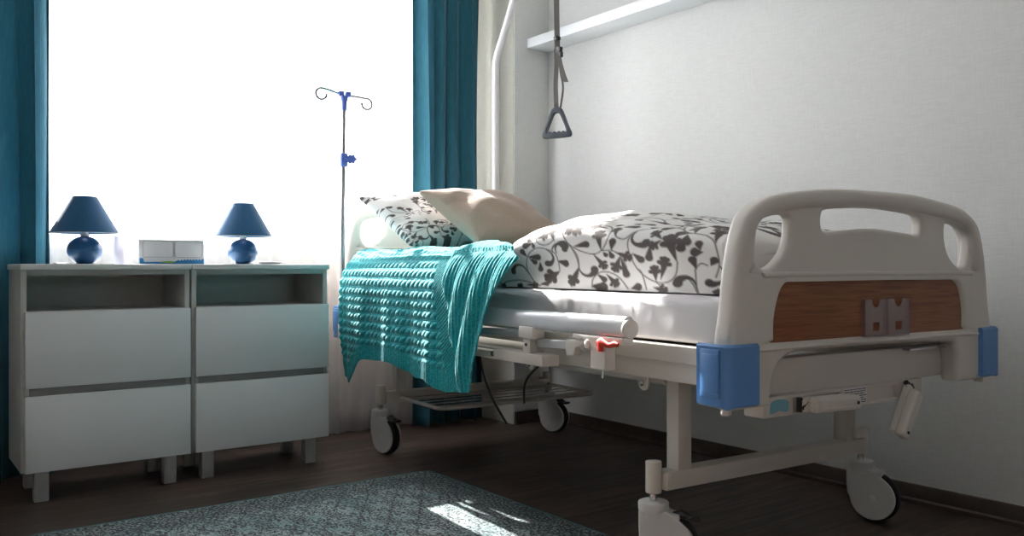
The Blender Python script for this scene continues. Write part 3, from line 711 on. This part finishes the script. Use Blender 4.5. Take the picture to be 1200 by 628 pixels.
# mattress frame
for ux, nm in ((-.035, 1), (.881, -1)):
    b = MB()
    b.box((ux, FV + .06, .512), (ux + .03, HV - .04, .565), .004)
    b.box((ux - (.008 if nm > 0 else 0), FV + .06, .562), (ux + .03 + (.008 if nm < 0 else 0), HV - .04, .604), .004)
    b.build('side_frame', M['beige_metal'], bed)
b = MB()
b.box((.036, FV + .022, .492), (.842, FV + .062, .580), .005)
b.build('cross_beam', M['beige_metal'], bed)
MB().box((.036, HV - .062, .500), (.842, HV - .022, .566), .005).build('cross_beam', M['beige_metal'], bed)
b = MB()
b.box((-.002, FV + .09, .585), (.878, HV - .07, .602), .002)
b.build('mattress_platform', M['rack'], bed)
MB().box((.62, FV + .0, .572), (.80, FV + .03, .578), .001).build('foot_stopper', M['steel'], bed)
# small plates and the long inner tube beneath the frame
b = MB(); b.tube([(.07, 0.02, .497), (.07, .6, .492), (.07, 1.7, .492)], .016, 14); b.build('inner_tube', M['rack'], bed)
for vv in (.06, .60):
    b = MB(); b.plate([[(-.02, .03), (.02, .03), (.02, -.012)] + [(.02 * math.cos(a), -.012 + .02 * math.sin(a)) for a in np.linspace(0, -PI, 9)][1:]], .008, .002, Matrix.Translation((0, vv, .498)) @ YZ(.02))
    o = b.build('pivot_plate', M['beige_metal'], bed); MB().cyl((.010, vv, .485), (.016, vv, .485), .008, seg=6, bev=.001).build('bolt', M['steel'], o)

# bases with uprights, sockets and casters
def caster(parent, x, y, yaw, pedal=True):
    c = bpy.data.objects.new('caster', None)
    shell = []
    R_ = .069; cxx, czz = .042, .0775
    outl = [(-.036, .166), (-.036, .120), (-.034, .085)] + [(cxx + R_ * math.cos(a), czz + R_ * math.sin(a)) for a in np.linspace(PI * 1.02, 2 * PI + .95, 26)] + [(.062, .150), (.050, .158), (.036, .166)]
    b = MB()
    for s_ in (-1, 1): b.plate([outl], .013, .005, Matrix.Translation((0, s_ * .0225, 0)) @ XZ(0))
    b.cyl((0, 0, .160), (0, 0, .186), .040, seg=36, bev=.005); b.cyl((0, 0, .148), (0, 0, .163), .036, seg=36)
    b.box((-.035, -.026, .125), (.030, .026, .163), .006)
    b.box((.030, -.026, .143), (.070, .026, .160), .005)
    b.cyl((cxx, -.034, czz), (cxx, .034, czz), .010, seg=20, bev=.002)
    o = b.build('caster', M['caster'], parent, ang=40); o.location = (x, y, 0); o.rotation_euler = (0, 0, yaw)
    w_ = MB(); prof = [(.045, -.014), (.064, -.0155), (.0730, -.013), (.0768, -.006), (.0775, 0), (.0768, .006), (.0730, .013), (.064, .0155), (.045, .014)]
    w_.lathe(prof, seg=48); wo = w_.build('wheel', M['tyre'], o); wo.rotation_euler = (R(90), 0, 0); wo.location = (cxx, 0, czz + .0002)
    st = MB().cyl((0, 0, .184), (0, 0, .212), .010, seg=18); st.build('stem', M['steel'], o)
    if pedal:
        p_ = MB(); p_.tube([(.050, 0, .150), (.072, 0, .158), (.098, 0, .150)], [.010, .013, .009], 12, flat=1.5); p_.box((.085, -.018, .143), (.122, .018, .153), .004)
        p_.build('brake_pedal', M['black'], o)
    return o
def base(v, d):
    b = MB(); b.box((.018, v - .030, .214), (.858, v + .020, .262), .004)
    for xx in (.062, .764): b.box((xx, v - .028, .258), (xx + .048, v + .018, .515), .003)
    for xx in (0.0, .876): b.cyl((xx, v, .208), (xx, v, .290), .021, seg=28, bev=.002)
    o = b.build('base_frame', M['beige_metal'], bed)
    return o
base(0, 1); base(1.72, -1)
MB().box((.795, -.045, .270), (.850, -.030, .300), .002).build('bracket', M['beige_metal'], bed)
for v0, v1 in ((.02, 1.70),):
    pass
caster(bed, 0, 0, R(-50), True); caster(bed, .876, 0, R(-72), False)
caster(bed, 0, 1.72, R(-78), True); caster(bed, .876, 1.72, R(-70), True)
# under-bed rack
b = MB(); zr = .232
lp = rrect(.085, 1.335, .865, 1.735, .045)
b.tube([(x, y, zr) for x, y in lp], .009, 12, True)
for k in range(5): y = 1.400 + k * .070; b.box((.088, y - .010, zr - .0015), (.862, y + .010, zr + .0015))
b.build('storage_rack', M['rack'], bed)
for lo, hi in (((.16, .30, .40), (.19, 1.68, .43)), ((.68, .30, .40), (.71, 1.68, .43))):
    pass

# crank housing under the foot board
hv0, hv1 = FV - .004, FV + .055
b = MB(); b.box((.036, hv0, .446), (.048, hv1, .494), .003); b.box((.045, hv0 + .012, .446), (.690, hv1, .494), .003)
b.box((.045, hv0, .446), (.140, hv0 + .014, .494), .002); b.box((.318, hv0, .446), (.432, hv0 + .014, .494), .002); b.box((.565, hv0, .446), (.600, hv0 + .014, .494), .002)
b.box((.140, hv0, .486), (.318, hv0 + .014, .494), .001); b.box((.140, hv0, .446), (.318, hv0 + .014, .451), .001)
b.box((.432, hv0, .487), (.565, hv0 + .014, .494), .001); b.box((.432, hv0, .446), (.565, hv0 + .014, .452), .001)
hs = b.build('crank_housing', M['beige_metal'], bed)
MB().plate([smooth_loop([(.058, .456), (.060, .478), (.078, .486), (.105, .486), (.122, .478), (.120, .458), (.108, .456), (.09, .460), (.07, .456)], 4)], .002, .0005, XZ(hv0 - .0008)).build('sticker', M['sticker'], hs)
MB().box((.330, hv0 - .001, .449), (.424, hv0 + .001, .493)).build('instruction_label', M['paper'], hs, False)
b = MB()
for k in range(7):
    z_ = .4885 - k * .0056; x_ = .334
    while x_ < .412:
        w_ = random.uniform(.006, .018); b.box((x_, hv0 - .0016, z_ - .0011), (min(x_ + w_, .420), hv0 - .0008, z_ + .0011)); x_ += w_ + .003
b.build('label_print', M['ink'], hs, False)
def crank(x, z, ang, tilt_out, L_=.155):
    """folding handle: arm from the hinge plus a ribbed grip"""
    c = MB()
    c.box((0, -.014, -.017), (L_, .006, .017), .005)
    c.box((.012, -.040, -.018), (L_ + .010, -.012, .018), .010, seg=4)
    for q in (-.008, .0, .008): c.tube([(.024, -.0402, q), (L_ - .006, -.0402, q)], .0018, 6)
    o = c.build('crank_handle', M['beige'], bed, ang=50)
    o.location = (x, FV - .016, z); o.rotation_euler = (0, -R(ang), tilt_out)
    h = MB(); h.cyl((-.002, 0, -.017), (-.002, 0, .017), .007, seg=14); h.tube([(-.004, -.004, .016), (.012, -.012, .006), (-.004, -.012, -.006), (.010, -.004, -.016)], .0028, 8); h.build('hinge', M['black'], o)
    g = MB(); g.cyl((L_ - .006, -.0425, 0), (L_ - .006, -.039, 0), .004, seg=12); g.build('screw', M['black'], o)
    return o
crank(.150, .471, 0, R(-6)); 
crank(.590, .482, -121, 0, .135)

# lowered side rail on the near side
sr = MB(); z0, z1 = .615, .664
prof = smooth_loop([(-.014, 0), (-.016, .024), (-.012, .045), (.0, .050), (.012, .045), (.016, .024), (.014, 0)], 4)
sr.plate([prof], 1.72, .001, Matrix.Translation((-.100, .842, .616)) @ Matrix(((1, 0, 0, 0), (0, 0, -1, 0), (0, 1, .006, 0), (0, 0, 0, 1))), False)
rail = sr.build('side_rail', M['silver'], bed, ang=40)
e = MB(); e.cyl((-.100, -.028, .641), (-.100, -.016, .641), .0255, seg=28, bev=.004); e.build('end_cap', M['beige'], rail)
b = MB()   # hinge bracket near the rail end
b.plate([[(.195, .617), (-.015, .617), (-.015, .600), (.035, .596), (.050, .595), (.056, .575), (.056, .528), (.118, .528), (.118, .585), (.128, .606), (.150, .602), (.195, .604)]], .036, .003, YZ(-.100))
b.cyl((-.122, .130, .592), (-.080, .130, .592), .013, seg=24, bev=.003)
b.build('rail_bracket', M['beige'], rail)
MB().cyl((-.100, .088, .505), (-.100, .088, .530), .003, seg=10).build('bolt', M['steel'], rail)
lv = MB(); lv.tube([(-.122, .078, .598), (-.126, .058, .604), (-.126, .030, .596), (-.126, .006, .602), (-.126, -.006, .600)], [.011, .012, .0065, .0075, .006], 12, flat=.6); lv.tube([(-.124, .066, .598), (-.124, .066, .578)], .008, 10)
lv.build('release_lever', M['red'], rail)
def arm(v0, z0_, v1, z1_, u=-.086):
    a = MB(); d = Vector((0, v1 - v0, z1_ - z0_)); ln = d.length; ang = math.atan2(d.z, d.y)
    a.box((u - .007, (v0 + v1) / 2 - ln / 2, (z0_ + z1_) / 2 - .012), (u + .007, (v0 + v1) / 2 + ln / 2, (z0_ + z1_) / 2 + .012), .003, Matrix.Rotation(ang, 3, 'X')); return a
for v0, z0_, v1, z1_ in ((.175, .583, .440, .572), (.44, .600, .84, .583), (.85, .583, 1.2, .575)):
    arm(v0, z0_, v1, z1_).build('link_arm', M['silver'], rail)
for v_ in (.385, 1.15):
    b = MB(); b.box((-.122, v_, .586), (-.078, v_ + .075, .622), .004); b.box((-.116, v_ + .02, .545), (-.084, v_ + .058, .588), .003); o = b.build('rail_post', M['beige'], rail)
    MB().cyl((-.119, v_ + .040, .568), (-.115, v_ + .040, .568), .005, seg=12).build('bolt', M['black'], o)
b = MB(); b.plate([[(.235, .598), (.160, .600), (.158, .588), (.192, .578), (.200, .556), (.232, .552), (.240, .575)]], .024, .003, YZ(-.100)); b.build('rail_hinge', M['beige'], rail)
b = MB(); b.box((-.130, .322, .512), (-.070, 1.30, .544), .003)
o = b.build('rail_arm_box', M['beige_metal'], rail)
for v_ in (.590, 1.1):
    MB().cyl((-.134, v_, .528), (-.129, v_, .528), .009, seg=6, bev=.0015).build('bolt', M['steel'], o)
for v_ in (.45, 1.1): MB().box((-.072, v_, .520), (-.034, v_ + .05, .545), .002).build('rail_mount', M['beige_metal'], rail)

# cables hanging beneath
cb = MB(); cb.tube(smooth_loop([(.05, .98, .50), (.05, .95, .42), (.07, .92, .33), (.12, .90, .236)], 8, False), .004, 8); cb.build('cable', M['black'], bed)
cb = MB(); cb.tube(smooth_loop([(.05, .55, .50), (.06, .64, .46), (.09, .74, .40), (.14, .82, .32)], 8, False), .004, 8); cb.build('cable', M['black'], bed)

# ================================================================== MATTRESS
def mat_top(v):
    t = np.clip((v - .78) / .40, 0, 1); return .728 + .100 * t * t * (3 - 2 * t)
ni, nj = 150, 90
vs = np.linspace(FV + .055, HV - .098, ni)
ph = np.linspace(0, 2 * PI, nj, endpoint=False)
uc, hw = .438, .462
PP = np.zeros((nj, ni, 3))
for j, p_ in enumerate(ph):
    cx_ = np.sign(math.cos(p_)) * abs(math.cos(p_)) ** .16; sz = np.sign(math.sin(p_)) * abs(math.sin(p_)) ** (.30 if p_ < PI else .12)
    zb_ = .606; zt = mat_top(vs)
    end = 1 - .04 * np.exp(-((vs - vs[0]) / .02)) - .04 * np.exp(-((vs[-1] - vs) / .02))
    zc = (zb_ + zt) / 2; hh_ = (zt - zb_) / 2
    PP[j, :, 0] = uc + hw * cx_ * end; PP[j, :, 1] = vs; PP[j, :, 2] = zc + hh_ * sz * end
    wr = .0012 * noise2(PP[j, :, 1], PP[j, :, 0] + PP[j, :, 2] * 2, 5, 6.0) + 0.0012 * noise2(PP[j, :, 1], PP[j, :, 2] * 3, 9, 14.0)
    PP[j, :, 2] += wr * (sz > -.5); PP[j, :, 0] += wr * np.sign(cx_) * .8
mt = grid_mesh('mattress', PP, M['sheet'], None, closed_u=True)
bm = bmesh.new(); bm.from_mesh(mt.data); bm.verts.ensure_lookup_table()
bm.faces.new([bm.verts[j * ni] for j in range(nj)]); bm.faces.new([bm.verts[j * ni + ni - 1] for j in range(nj)][::-1])
bmesh.ops.recalc_face_normals(bm, faces=bm.faces); bm.to_mesh(mt.data); bm.free(); finish(mt, True, 50)
tag(onbed(mt), 'white-sheeted mattress lying on the hospital bed frame', 'mattress')

# ================================================================== DUVET
def duvet_h(v): return np.interp(v, [-.27, -.1, .1, .25, .42, .55, .68, .80, .92, 1.0, 1.06], [.175, .195, .222, .242, .256, .248, .212, .155, .092, .048, .010])
ni = 430; vs = np.linspace(-.262, 1.06, ni)
nj = 330; ph = np.linspace(0.0, PI, nj)
PP = np.zeros((ni, nj, 3)); T = np.zeros((ni, nj))
VV = vs[:, None]; P_ = ph[None, :]
H_ = duvet_h(VV)
# smooth the height profile
k_ = np.ones(31) / 31; H_ = np.convolve(np.pad(H_[:, 0], 15, 'edge'), k_, 'valid')[:, None]
ex_ = .34 + .35 * np.clip((P_ - 1.0) / 1.2, 0, 1); cu_ = np.sign(np.cos(P_)) * np.abs(np.cos(P_)) ** ex_; su_ = np.sin(P_) ** (.40 + .25 * np.clip((P_ - 1.0) / 1.2, 0, 1))
endc = np.clip((VV + .262) / .05, 0, 1) ** .5
near = .042 + .06 * np.clip((VV - .9) / .16, 0, 1) ** 2 + .003 * noise1(VV, 3, 1.6)
far = .885
U = (near + far) / 2 - (far - near) / 2 * cu_
U = U + .05 * (1 - endc) * cu_
skew = .80 + .20 * np.cos(P_ * .5) ** 2                      # higher on the near side
base_z = mat_top(VV) + .003
Zd = base_z + H_ * su_ * skew * (.78 + .22 * endc) * (1 + .05 * noise2(VV, U, 12, 2.2)) + .004 * noise2(VV * 1.0, U + P_ * .3, 31, 5.0) * su_
Zd = np.maximum(Zd, mat_top(VV) + .003)
bulge = .030 * np.sin(np.clip(P_ / .9, 0, 1) * PI) * (H_ / .25)
U = U - bulge
PP[..., 0] = U; PP[..., 1] = VV + 0 * P_; PP[..., 2] = Zd
dT = np.hypot(np.diff(PP[..., 0], axis=1), np.diff(PP[..., 2], axis=1)); T[:, 1:] = np.cumsum(dT, axis=1)
# even spacing across the quilt, so the print stays crisp
qn = np.linspace(0, 1, nj)
for i in range(ni):
    tt = T[i] / T[i, -1]
    for c in range(3): PP[i, :, c] = np.interp(qn, tt, PP[i, :, c])
    T[i] = qn * T[i, -1]
su_ = np.sin(qn * PI)[None, :]
# fine creases
cr_ = .0016 * noise2(VV * 1.0, T, 77, 9.0)
PP[..., 2] += cr_ * su_; PP[..., 0] -= cr_ * (1 - su_)
INK = ink(VV + 0 * T, T)
dv = grid_mesh('duvet', PP, M['print_'], None, INK)
# close the foot end with a flat cap so the quilt has body
bm = bmesh.new(); bm.from_mesh(dv.data); bm.verts.ensure_lookup_table()
bm.faces.new([bm.verts[j] for j in range(nj)])
for i in range(ni - 1): bm.faces.new((bm.verts[i * nj], bm.verts[i * nj + nj - 1], bm.verts[(i + 1) * nj + nj - 1], bm.verts[(i + 1) * nj]))
bm.faces.new([bm.verts[(ni - 1) * nj + j] for j in range(nj)][::-1])
bmesh.ops.recalc_face_normals(bm, faces=bm.faces)
bm.to_mesh(dv.data); bm.free(); finish(dv, True, 60)
tag(onbed(dv), 'white duvet with charcoal vine and leaf print, heaped on the foot half of the bed', 'duvet')

# ================================================================== PILLOWS
def pillow(name, C, m, bulge, pattern=None, seed=1, n=90, pinch=.05, sag=0.0):
    """C: corner points BL, BR, TR, TL (bed coordinates); bulge: half thickness"""
    BL, BR_, TR, TL = [np.array(c, float) for c in C]
    s = np.linspace(0, 1, n)[:, None, None]; t = np.linspace(0, 1, n)[None, :, None]
    a = s - .5; b_ = t - .5
    S = .5 + a * (1 - pinch * 4 * (.25 - b_ ** 2)); T_ = .5 + b_ * (1 - pinch * 4 * (.25 - a ** 2))
    base = (1 - S) * (1 - T_) * BL + S * (1 - T_) * BR_ + S * T_ * TR + (1 - S) * T_ * TL
    nrm = np.cross(BR_ - BL, TL - BL); nrm /= np.linalg.norm(nrm)
    pr = (np.clip(1 - (2 * np.abs(a)) ** 2.4, 0, 1) * np.clip(1 - (2 * np.abs(b_)) ** 2.4, 0, 1)) ** .42
    edge = np.clip(1 - pr, 0, 1)
    wr = .009 * noise2(s * 1.0, t, seed, 2.2) * pr + .0035 * noise2(s, t, seed + 4, 5) * edge * (pr > 0)
    front = base + nrm * (bulge * pr + wr); back = base - nrm * (bulge * pr * .8)
    front[..., 2] -= (sag * pr * (1 - t))[..., 0]
    A = grid_mesh(name, front, m, None, pattern(s[..., 0] + 0 * t[..., 0], t[..., 0] + 0 * s[..., 0]) if pattern else None)
    bm = bmesh.new(); bm.from_mesh(A.data); me2 = bpy.data.meshes.new('x')
    off = len(bm.verts)
    vsb = [[bm.verts.new(back[i, j]) if 0 < i < n - 1 and 0 < j < n - 1 else None for j in range(n)] for i in range(n)]
    bm.verts.ensure_lookup_table()
    lay = bm.verts.layers.float.get('ink')
    g = lambda i, j: vsb[i][j] if vsb[i][j] is not None else bm.verts[i * n + j]
    if lay is not None:
        for i in range(1, n - 1):
            for j in range(1, n - 1): vsb[i][j][lay] = bm.verts[i * n + j][lay]
    for i in range(n - 1):
        for j in range(n - 1): bm.faces.new((g(i, j), g(i, j + 1), g(i + 1, j + 1), g(i + 1, j)))
    bmesh.ops.recalc_face_normals(bm, faces=bm.faces); bm.to_mesh(A.data); bm.free(); finish(A, True, None)
    return A
pl = pillow('patterned_pillow', [(.040, 1.52, .885), (.68, 1.52, .885), (.62, 1.80, 1.130), (-.085, 1.77, 1.095)], M['print_'], .072,
            lambda s, t: ink(s * 1.15 + .2, t * .60 + .02), 6, 220, .05)
tag(onbed(pl), 'white bed pillow with charcoal vine print, leaning against the headboard', 'pillow')
cu2 = pillow('taupe_cushion', [(.21, 1.25, .889), (.66, 1.22, .882), (.610, 1.60, 1.113), (.100, 1.56, 1.113)], M['taupe'], .085, None, 22, 110, .07)
tag(onbed(cu2), 'plain taupe square cushion leaning on the patterned pillow', 'cushion')

# ================================================================== TEAL BLANKET
ns, nt_ = 560, 420
V0, V1 = .44, 1.87
s = np.linspace(0, 1, ns)[:, None]; q = np.linspace(0, 1, nt_)[None, :]
Rr = .115; ztop = .862
vcol = V0 + (V1 - V0) * s
zb = np.interp(vcol, [.44, .56, .66, .74, .84, .97, 1.24, 1.44, 1.57, 1.68, 1.78, 1.87], [.395, .385, .375, .380, .405, .40, .438, .428, .425, .37, .31, .335])
kk = np.ones(15) / 15; zb = np.convolve(np.pad(zb[:, 0], 7, 'edge'), kk, 'valid')[:, None]
Rz = .165; Lh = ztop - Rz - zb; La = PI / 4 * (Rr + Rz); Lt = .40
tot = Lh + La + Lt; A_ = q * tot
hang = np.clip(A_, 0, None); 
th_ = np.clip((A_ - Lh) / La, 0, 1) * PI / 2; U0 = -.143
U = np.where(A_ < Lh, U0, np.where(A_ < Lh + La, U0 + Rr * (1 - np.cos(th_)), U0 + Rr + (A_ - Lh - La)))
Z = np.where(A_ < Lh, zb + A_, np.where(A_ < Lh + La, ztop - Rz + Rz * np.sin(th_), ztop))
Z = Z + 0 * s; U = U + 0 * s
# near edge slants: right boundary moves with height, on top it slides under the duvet
vr = np.where(U < -.10, np.interp(Z, [.38, .50, .647, .754, .845], [.705, .633, .587, .513, .455]), np.interp(U, [-.10, -.04, .05, .20, .5], [.47, .64, .86, 1.0, 1.06]))
vl = np.where(U < -.10, np.interp(Z, [.30, .586, .73, .86], [1.77, 1.825, 1.815, 1.79]), np.interp(U, [-.10, 0.0, .1], [1.79, 1.815, 1.82]))
Vg = vr + (vl - vr) * s
fl = np.clip((.80 - Z) / .35, 0, 1)                               # hanging amount
fold = .010 * np.sin(Vg * 2 * PI * 3.2 + .6) * np.clip(fl, 0, 1) ** 1.2 + .0035 * np.sin(Vg * 2 * PI * 8.3 + 1) * fl
U = U - fl * .006 - fold
# the turned-back corner at the near end: a second layer with its own running folds
edge_v = np.interp(Z, [.38, .5, .65, .84, .87], [.745, .80, .84, .905, .93])
turned = 1 / (1 + np.exp((Vg - edge_v) / .0035))
U = U - turned * .014 * np.clip((Z - .38) / .1, 0.3, 1) - turned * .008 * np.sin((Vg + (Z - .6) * .35) * 2 * PI * 9) * np.clip((.90 - Z) / .2, 0.25, 1)
Z = Z + np.where(U > -.09, .0075 * noise2(Vg, U, 41, 3.0) + turned * .012, 0)
Z = Z + .006 * np.clip((U + .1) / .3, 0, 1)
P0 = np.stack([U, Vg, Z], -1)
du = np.gradient(P0, axis=0); dq = np.gradient(P0, axis=1); nn = np.cross(dq, du); nn /= np.linalg.norm(nn, axis=-1, keepdims=True) + 1e-9
sgn = np.sign(-nn[..., 0:1] + nn[..., 2:3] + 1e-9); nn = nn * sgn
hemA = A_ + 0 * s
# cable rows
per_t, per_s = .0335, .036
along = Vg + 0 * q
rowf = (tot - hemA) / per_t; fr_ = 1 - (rowf - np.floor(rowf))
band = np.clip(np.sin(np.clip((fr_ - .10) / .72, 0, 1) * PI), 0, 1) ** .6
cf = along / per_s + fr_ * .75; cf = cf - np.floor(cf)
twist = np.clip(np.sin(np.clip((cf - .10) / .90, 0, 1) * PI), 0, 1) ** .5
purl = .18 * (np.sin(along * 2 * PI / .012) * .5 + .5) * (fr_ > .82)
cable = band * (.25 + .75 * twist) + purl
rib = .5 + .5 * np.sin(along * 2 * PI / .0135)
cut = 1 / (1 + np.exp((hemA - .062) / .003))
hgt = cable * (1 - cut) + (.45 * rib) * cut
# border strip running along the turned edge, fine diagonal ribs
strip = 1 / (1 + np.exp((np.abs(along - (edge_v + .046)) - .042) / .002))
diag = .5 + .5 * np.sin((along * .9 + hemA) * 2 * PI / .0125)
hgt = hgt * (1 - strip) + .55 * diag * strip
lng = .5 + .5 * np.sin((along + (hemA) * .12) * 2 * PI / .017)
hgt = hgt * (1 - turned) + turned * (.55 * lng)
P1 = P0 + nn * (hgt * .0062 + .0006 * noise2(along, hemA, 3, 40))[..., None]
bl = grid_mesh('knitted_blanket', P1, M['knit'], None, thick=.004)
tag(onbed(bl), 'teal cable-knit blanket draped over the near side of the bed', 'blanket')

# ================================================================== DRIP POLE
ivx, ivy = -.119, 1.855
iv = empty('drip_pole', (0, 0, 0)); onbed(iv); tag(iv, 'slim steel drip pole with two hooks and blue clamps, standing at the bed head', 'drip stand')
MB().tube([(ivx, ivy, .50), (ivx, ivy, .9), (ivx + .004, ivy, 1.22)], .0105, 16).build('lower_tube', M['pole'], iv)
MB().tube([(ivx + .004, ivy, 1.20), (ivx + .007, ivy, 1.535)], .0085, 16).build('upper_tube', M['pole'], iv)
b = MB(); hz = 1.525; hx = ivx + .008
b.lathe([(.0095, -.060), (.0105, -.058), (.012, -.025), (.017, -.005), (.017, .004), (.010, .006)], (hx, ivy, hz + .012), 24)
for sx in (-1, 1): b.box((hx + sx * .016 - .012, ivy - .014, hz + .012), (hx + sx * .016 + .012, ivy + .014, hz + .036), .003)
b.build('hook_head', M['poleblue'], iv)
def hook(sx, drop, curl_down):
    pts = [(hx + sx * .01, ivy, hz + .020), (hx + sx * .06, ivy, hz + .020 + drop * .6), (hx + sx * .098, ivy, hz + .018 + drop)]
    c0 = (hx + sx * .105, hz + .018 + drop - .024 * (1 if not curl_down else 1))
    for a in np.linspace(PI / 2, -PI * 1.05, 18): pts.append((c0[0] + sx * .024 * math.cos(a), ivy, c0[1] + .024 * math.sin(a)))
    return pts
MB().tube(smooth_loop(hook(-1, .022, 1), 2, False), .0060, 10).build('hook', M['pole'], iv)
MB().tube(smooth_loop(hook(1, -.002, 1), 2, False), .0060, 10).build('hook', M['pole'], iv)
cz = 1.262; cx_ = ivx + .004
cl = MB(); cl.box((cx_ - .016, ivy - .016, cz - .030), (cx_ + .016, ivy + .016, cz + .030), .006).box((cx_ + .010, ivy - .012, cz - .010), (cx_ + .024, ivy + .012, cz + .020), .004)
clo = cl.build('height_clamp', M['poleblue'], iv)
kn = MB(); kn.plate([[(.020 * (1 + .16 * math.cos(6 * a)) * math.cos(a), .020 * (1 + .16 * math.cos(6 * a)) * math.sin(a)) for a in np.linspace(0, 2 * PI, 49)[:-1]]], .018, .004, Matrix.Translation((cx_ + .030, ivy - .022, cz + .004)) @ Matrix.Rotation(R(-24), 4, 'Z') @ XZ(0))
kn.build('clamp_knob', M['poleblue'], clo)
MB().box((ivx - .016, ivy - .016, .49), (ivx + .016, ivy + .016, .55), .003).build('pole_socket', M['beige_metal'], bed)
MB().box((ivx, ivy - .012, .52), (-.030, ivy + .012, .545), .002).build('socket_bracket', M['beige_metal'], bed)

# ================================================================== TRAPEZE POLE AND GRAB HANDLE
tx, ty = .670, 1.862
tp = empty('trapeze_pole', (0, 0, 0)); onbed(tp); tag(tp, 'white bent lifting pole rising behind the taupe cushion', 'lifting pole')
path = [(tx, ty, .50), (tx, ty, 1.10), (tx, ty, 1.72), (tx + .002, ty - .004, 1.80), (tx + .010, ty - .020, 1.86), (tx + .020, ty - .055, 1.94), (tx + .028, ty - .14, 2.10), (tx + .028, ty - .26, 2.26), (tx + .026, ty - .42, 2.36), (tx + .022, ty - .62, 2.385)]
MB().tube(smooth_loop(path, 6, False), .0175, 20).build('pole_tube', M['white_pole'], tp)
b = MB(); b.cyl((tx, ty, 1.085), (tx, ty, 1.125), .022, seg=24, bev=.003); b.cyl((tx + .015, ty, 1.105), (tx + .034, ty - .01, 1.105), .005, seg=12); b.build('pole_clamp', M['grip'], tp)
MB().cyl((tx, ty, .49), (tx, ty, .58), .023, seg=24, bev=.002).build('pole_socket', M['beige_metal'], bed)

gh = empty('grab_handle', (0, 0, 0)); onbed(gh); tag(gh, 'dark grey triangular grab handle hanging on a grey strap above the bed', 'grab handle')
gu, gv = .692, 1.385
def ribbon(pts, w_, th, name, tw0=0, tw1=0):
    pts = smooth_loop(pts, 6, False); bm = bmesh.new(); rr = []
    for i, p in enumerate(pts):
        f = i / (len(pts) - 1); a = tw0 + (tw1 - tw0) * f; d = Vector((math.sin(a), -math.cos(a), 0)); n_ = Vector((math.cos(a), math.sin(a), 0)); p = Vector(p)
        rr.append([bm.verts.new(p + d * x * w_ / 2 + n_ * y * th / 2) for x, y in ((-1, -1), (1, -1), (1, 1), (-1, 1))])
    for A, B in zip(rr, rr[1:]):
        for k in range(4): bm.faces.new((A[k], A[(k + 1) % 4], B[(k + 1) % 4], B[k]))
    bm.faces.new(rr[0]); bm.faces.new(rr[-1][::-1]); bmesh.ops.recalc_face_normals(bm, faces=bm.faces)
    me = bpy.data.meshes.new(name); bm.to_mesh(me); bm.free(); return link(name, me, M['strap'], gh, True, 30)
A0 = R(42)
ribbon([(gu, gv - .0, 2.352), (gu, gv + .004, 2.1), (gu, gv + .003, 1.93), (gu, gv - .001, 1.80), (gu, gv, 1.76)], .024, .003, 'strap', A0, A0 + .1)
ribbon([(gu, gv + .006, 1.76), (gu, gv + .004, 1.68), (gu, gv + .010, 1.60), (gu, gv + .004, 1.488)], .020, .003, 'strap', A0, A0)
ribbon([(gu + .006, gv - .010, 1.74), (gu + .006, gv - .016, 1.66), (gu + .006, gv - .036, 1.58), (gu + .006, gv - .014, 1.486)], .010, .002, 'strap', A0 + .5, A0 + 1.0)
ribbon([(gu - .006, gv - .018, 1.75), (gu - .008, gv - .030, 1.70), (gu - .012, gv - .060, 1.64), (gu - .014, gv - .086, 1.595)], .020, .003, 'strap_tail', A0, A0)
b = MB(); b.box((gu - .010, gv - .030, 1.735), (gu + .010, gv + .000, 1.765), .004, Matrix.Rotation(.3, 3, 'X')); b.box((gu - .008, gv - .036, 1.715), (gu + .008, gv - .012, 1.74), .003)
b.build('buckle', M['black'], gh)
MB().box((gu - .012, gv - .012, 1.795), (gu + .012, gv + .012, 1.812), .003).build('strap_keeper', M['black'], gh)
tri_o = smooth_loop([(0, .064), (.020, .058), (.034, .034), (.056, -.020), (.070, -.052), (.066, -.068), (.050, -.072), (0, -.073), (-.050, -.072), (-.066, -.068), (-.070, -.052), (-.056, -.020), (-.034, .034), (-.020, .058)], 4)
low = [(.044 - k * .011, -.047 + (.005 if k % 2 else -.001)) for k in range(9)]
tri_i = [(.047, -.042)] + low + [(-.047, -.042), (-.038, -.018), (-.022, .018), (-.012, .034), (0, .037), (.012, .034), (.022, .018), (.038, -.018)]
tri_i = smooth_loop(tri_i, 3)
b = MB(); b.plate([tri_o, tri_i], .022, .006, Matrix.Translation((gu, gv, 1.437)) @ Matrix.Rotation(R(-62), 4, 'Z') @ XZ(0)); b.build('triangle_grip', M['grip'], gh, ang=50)
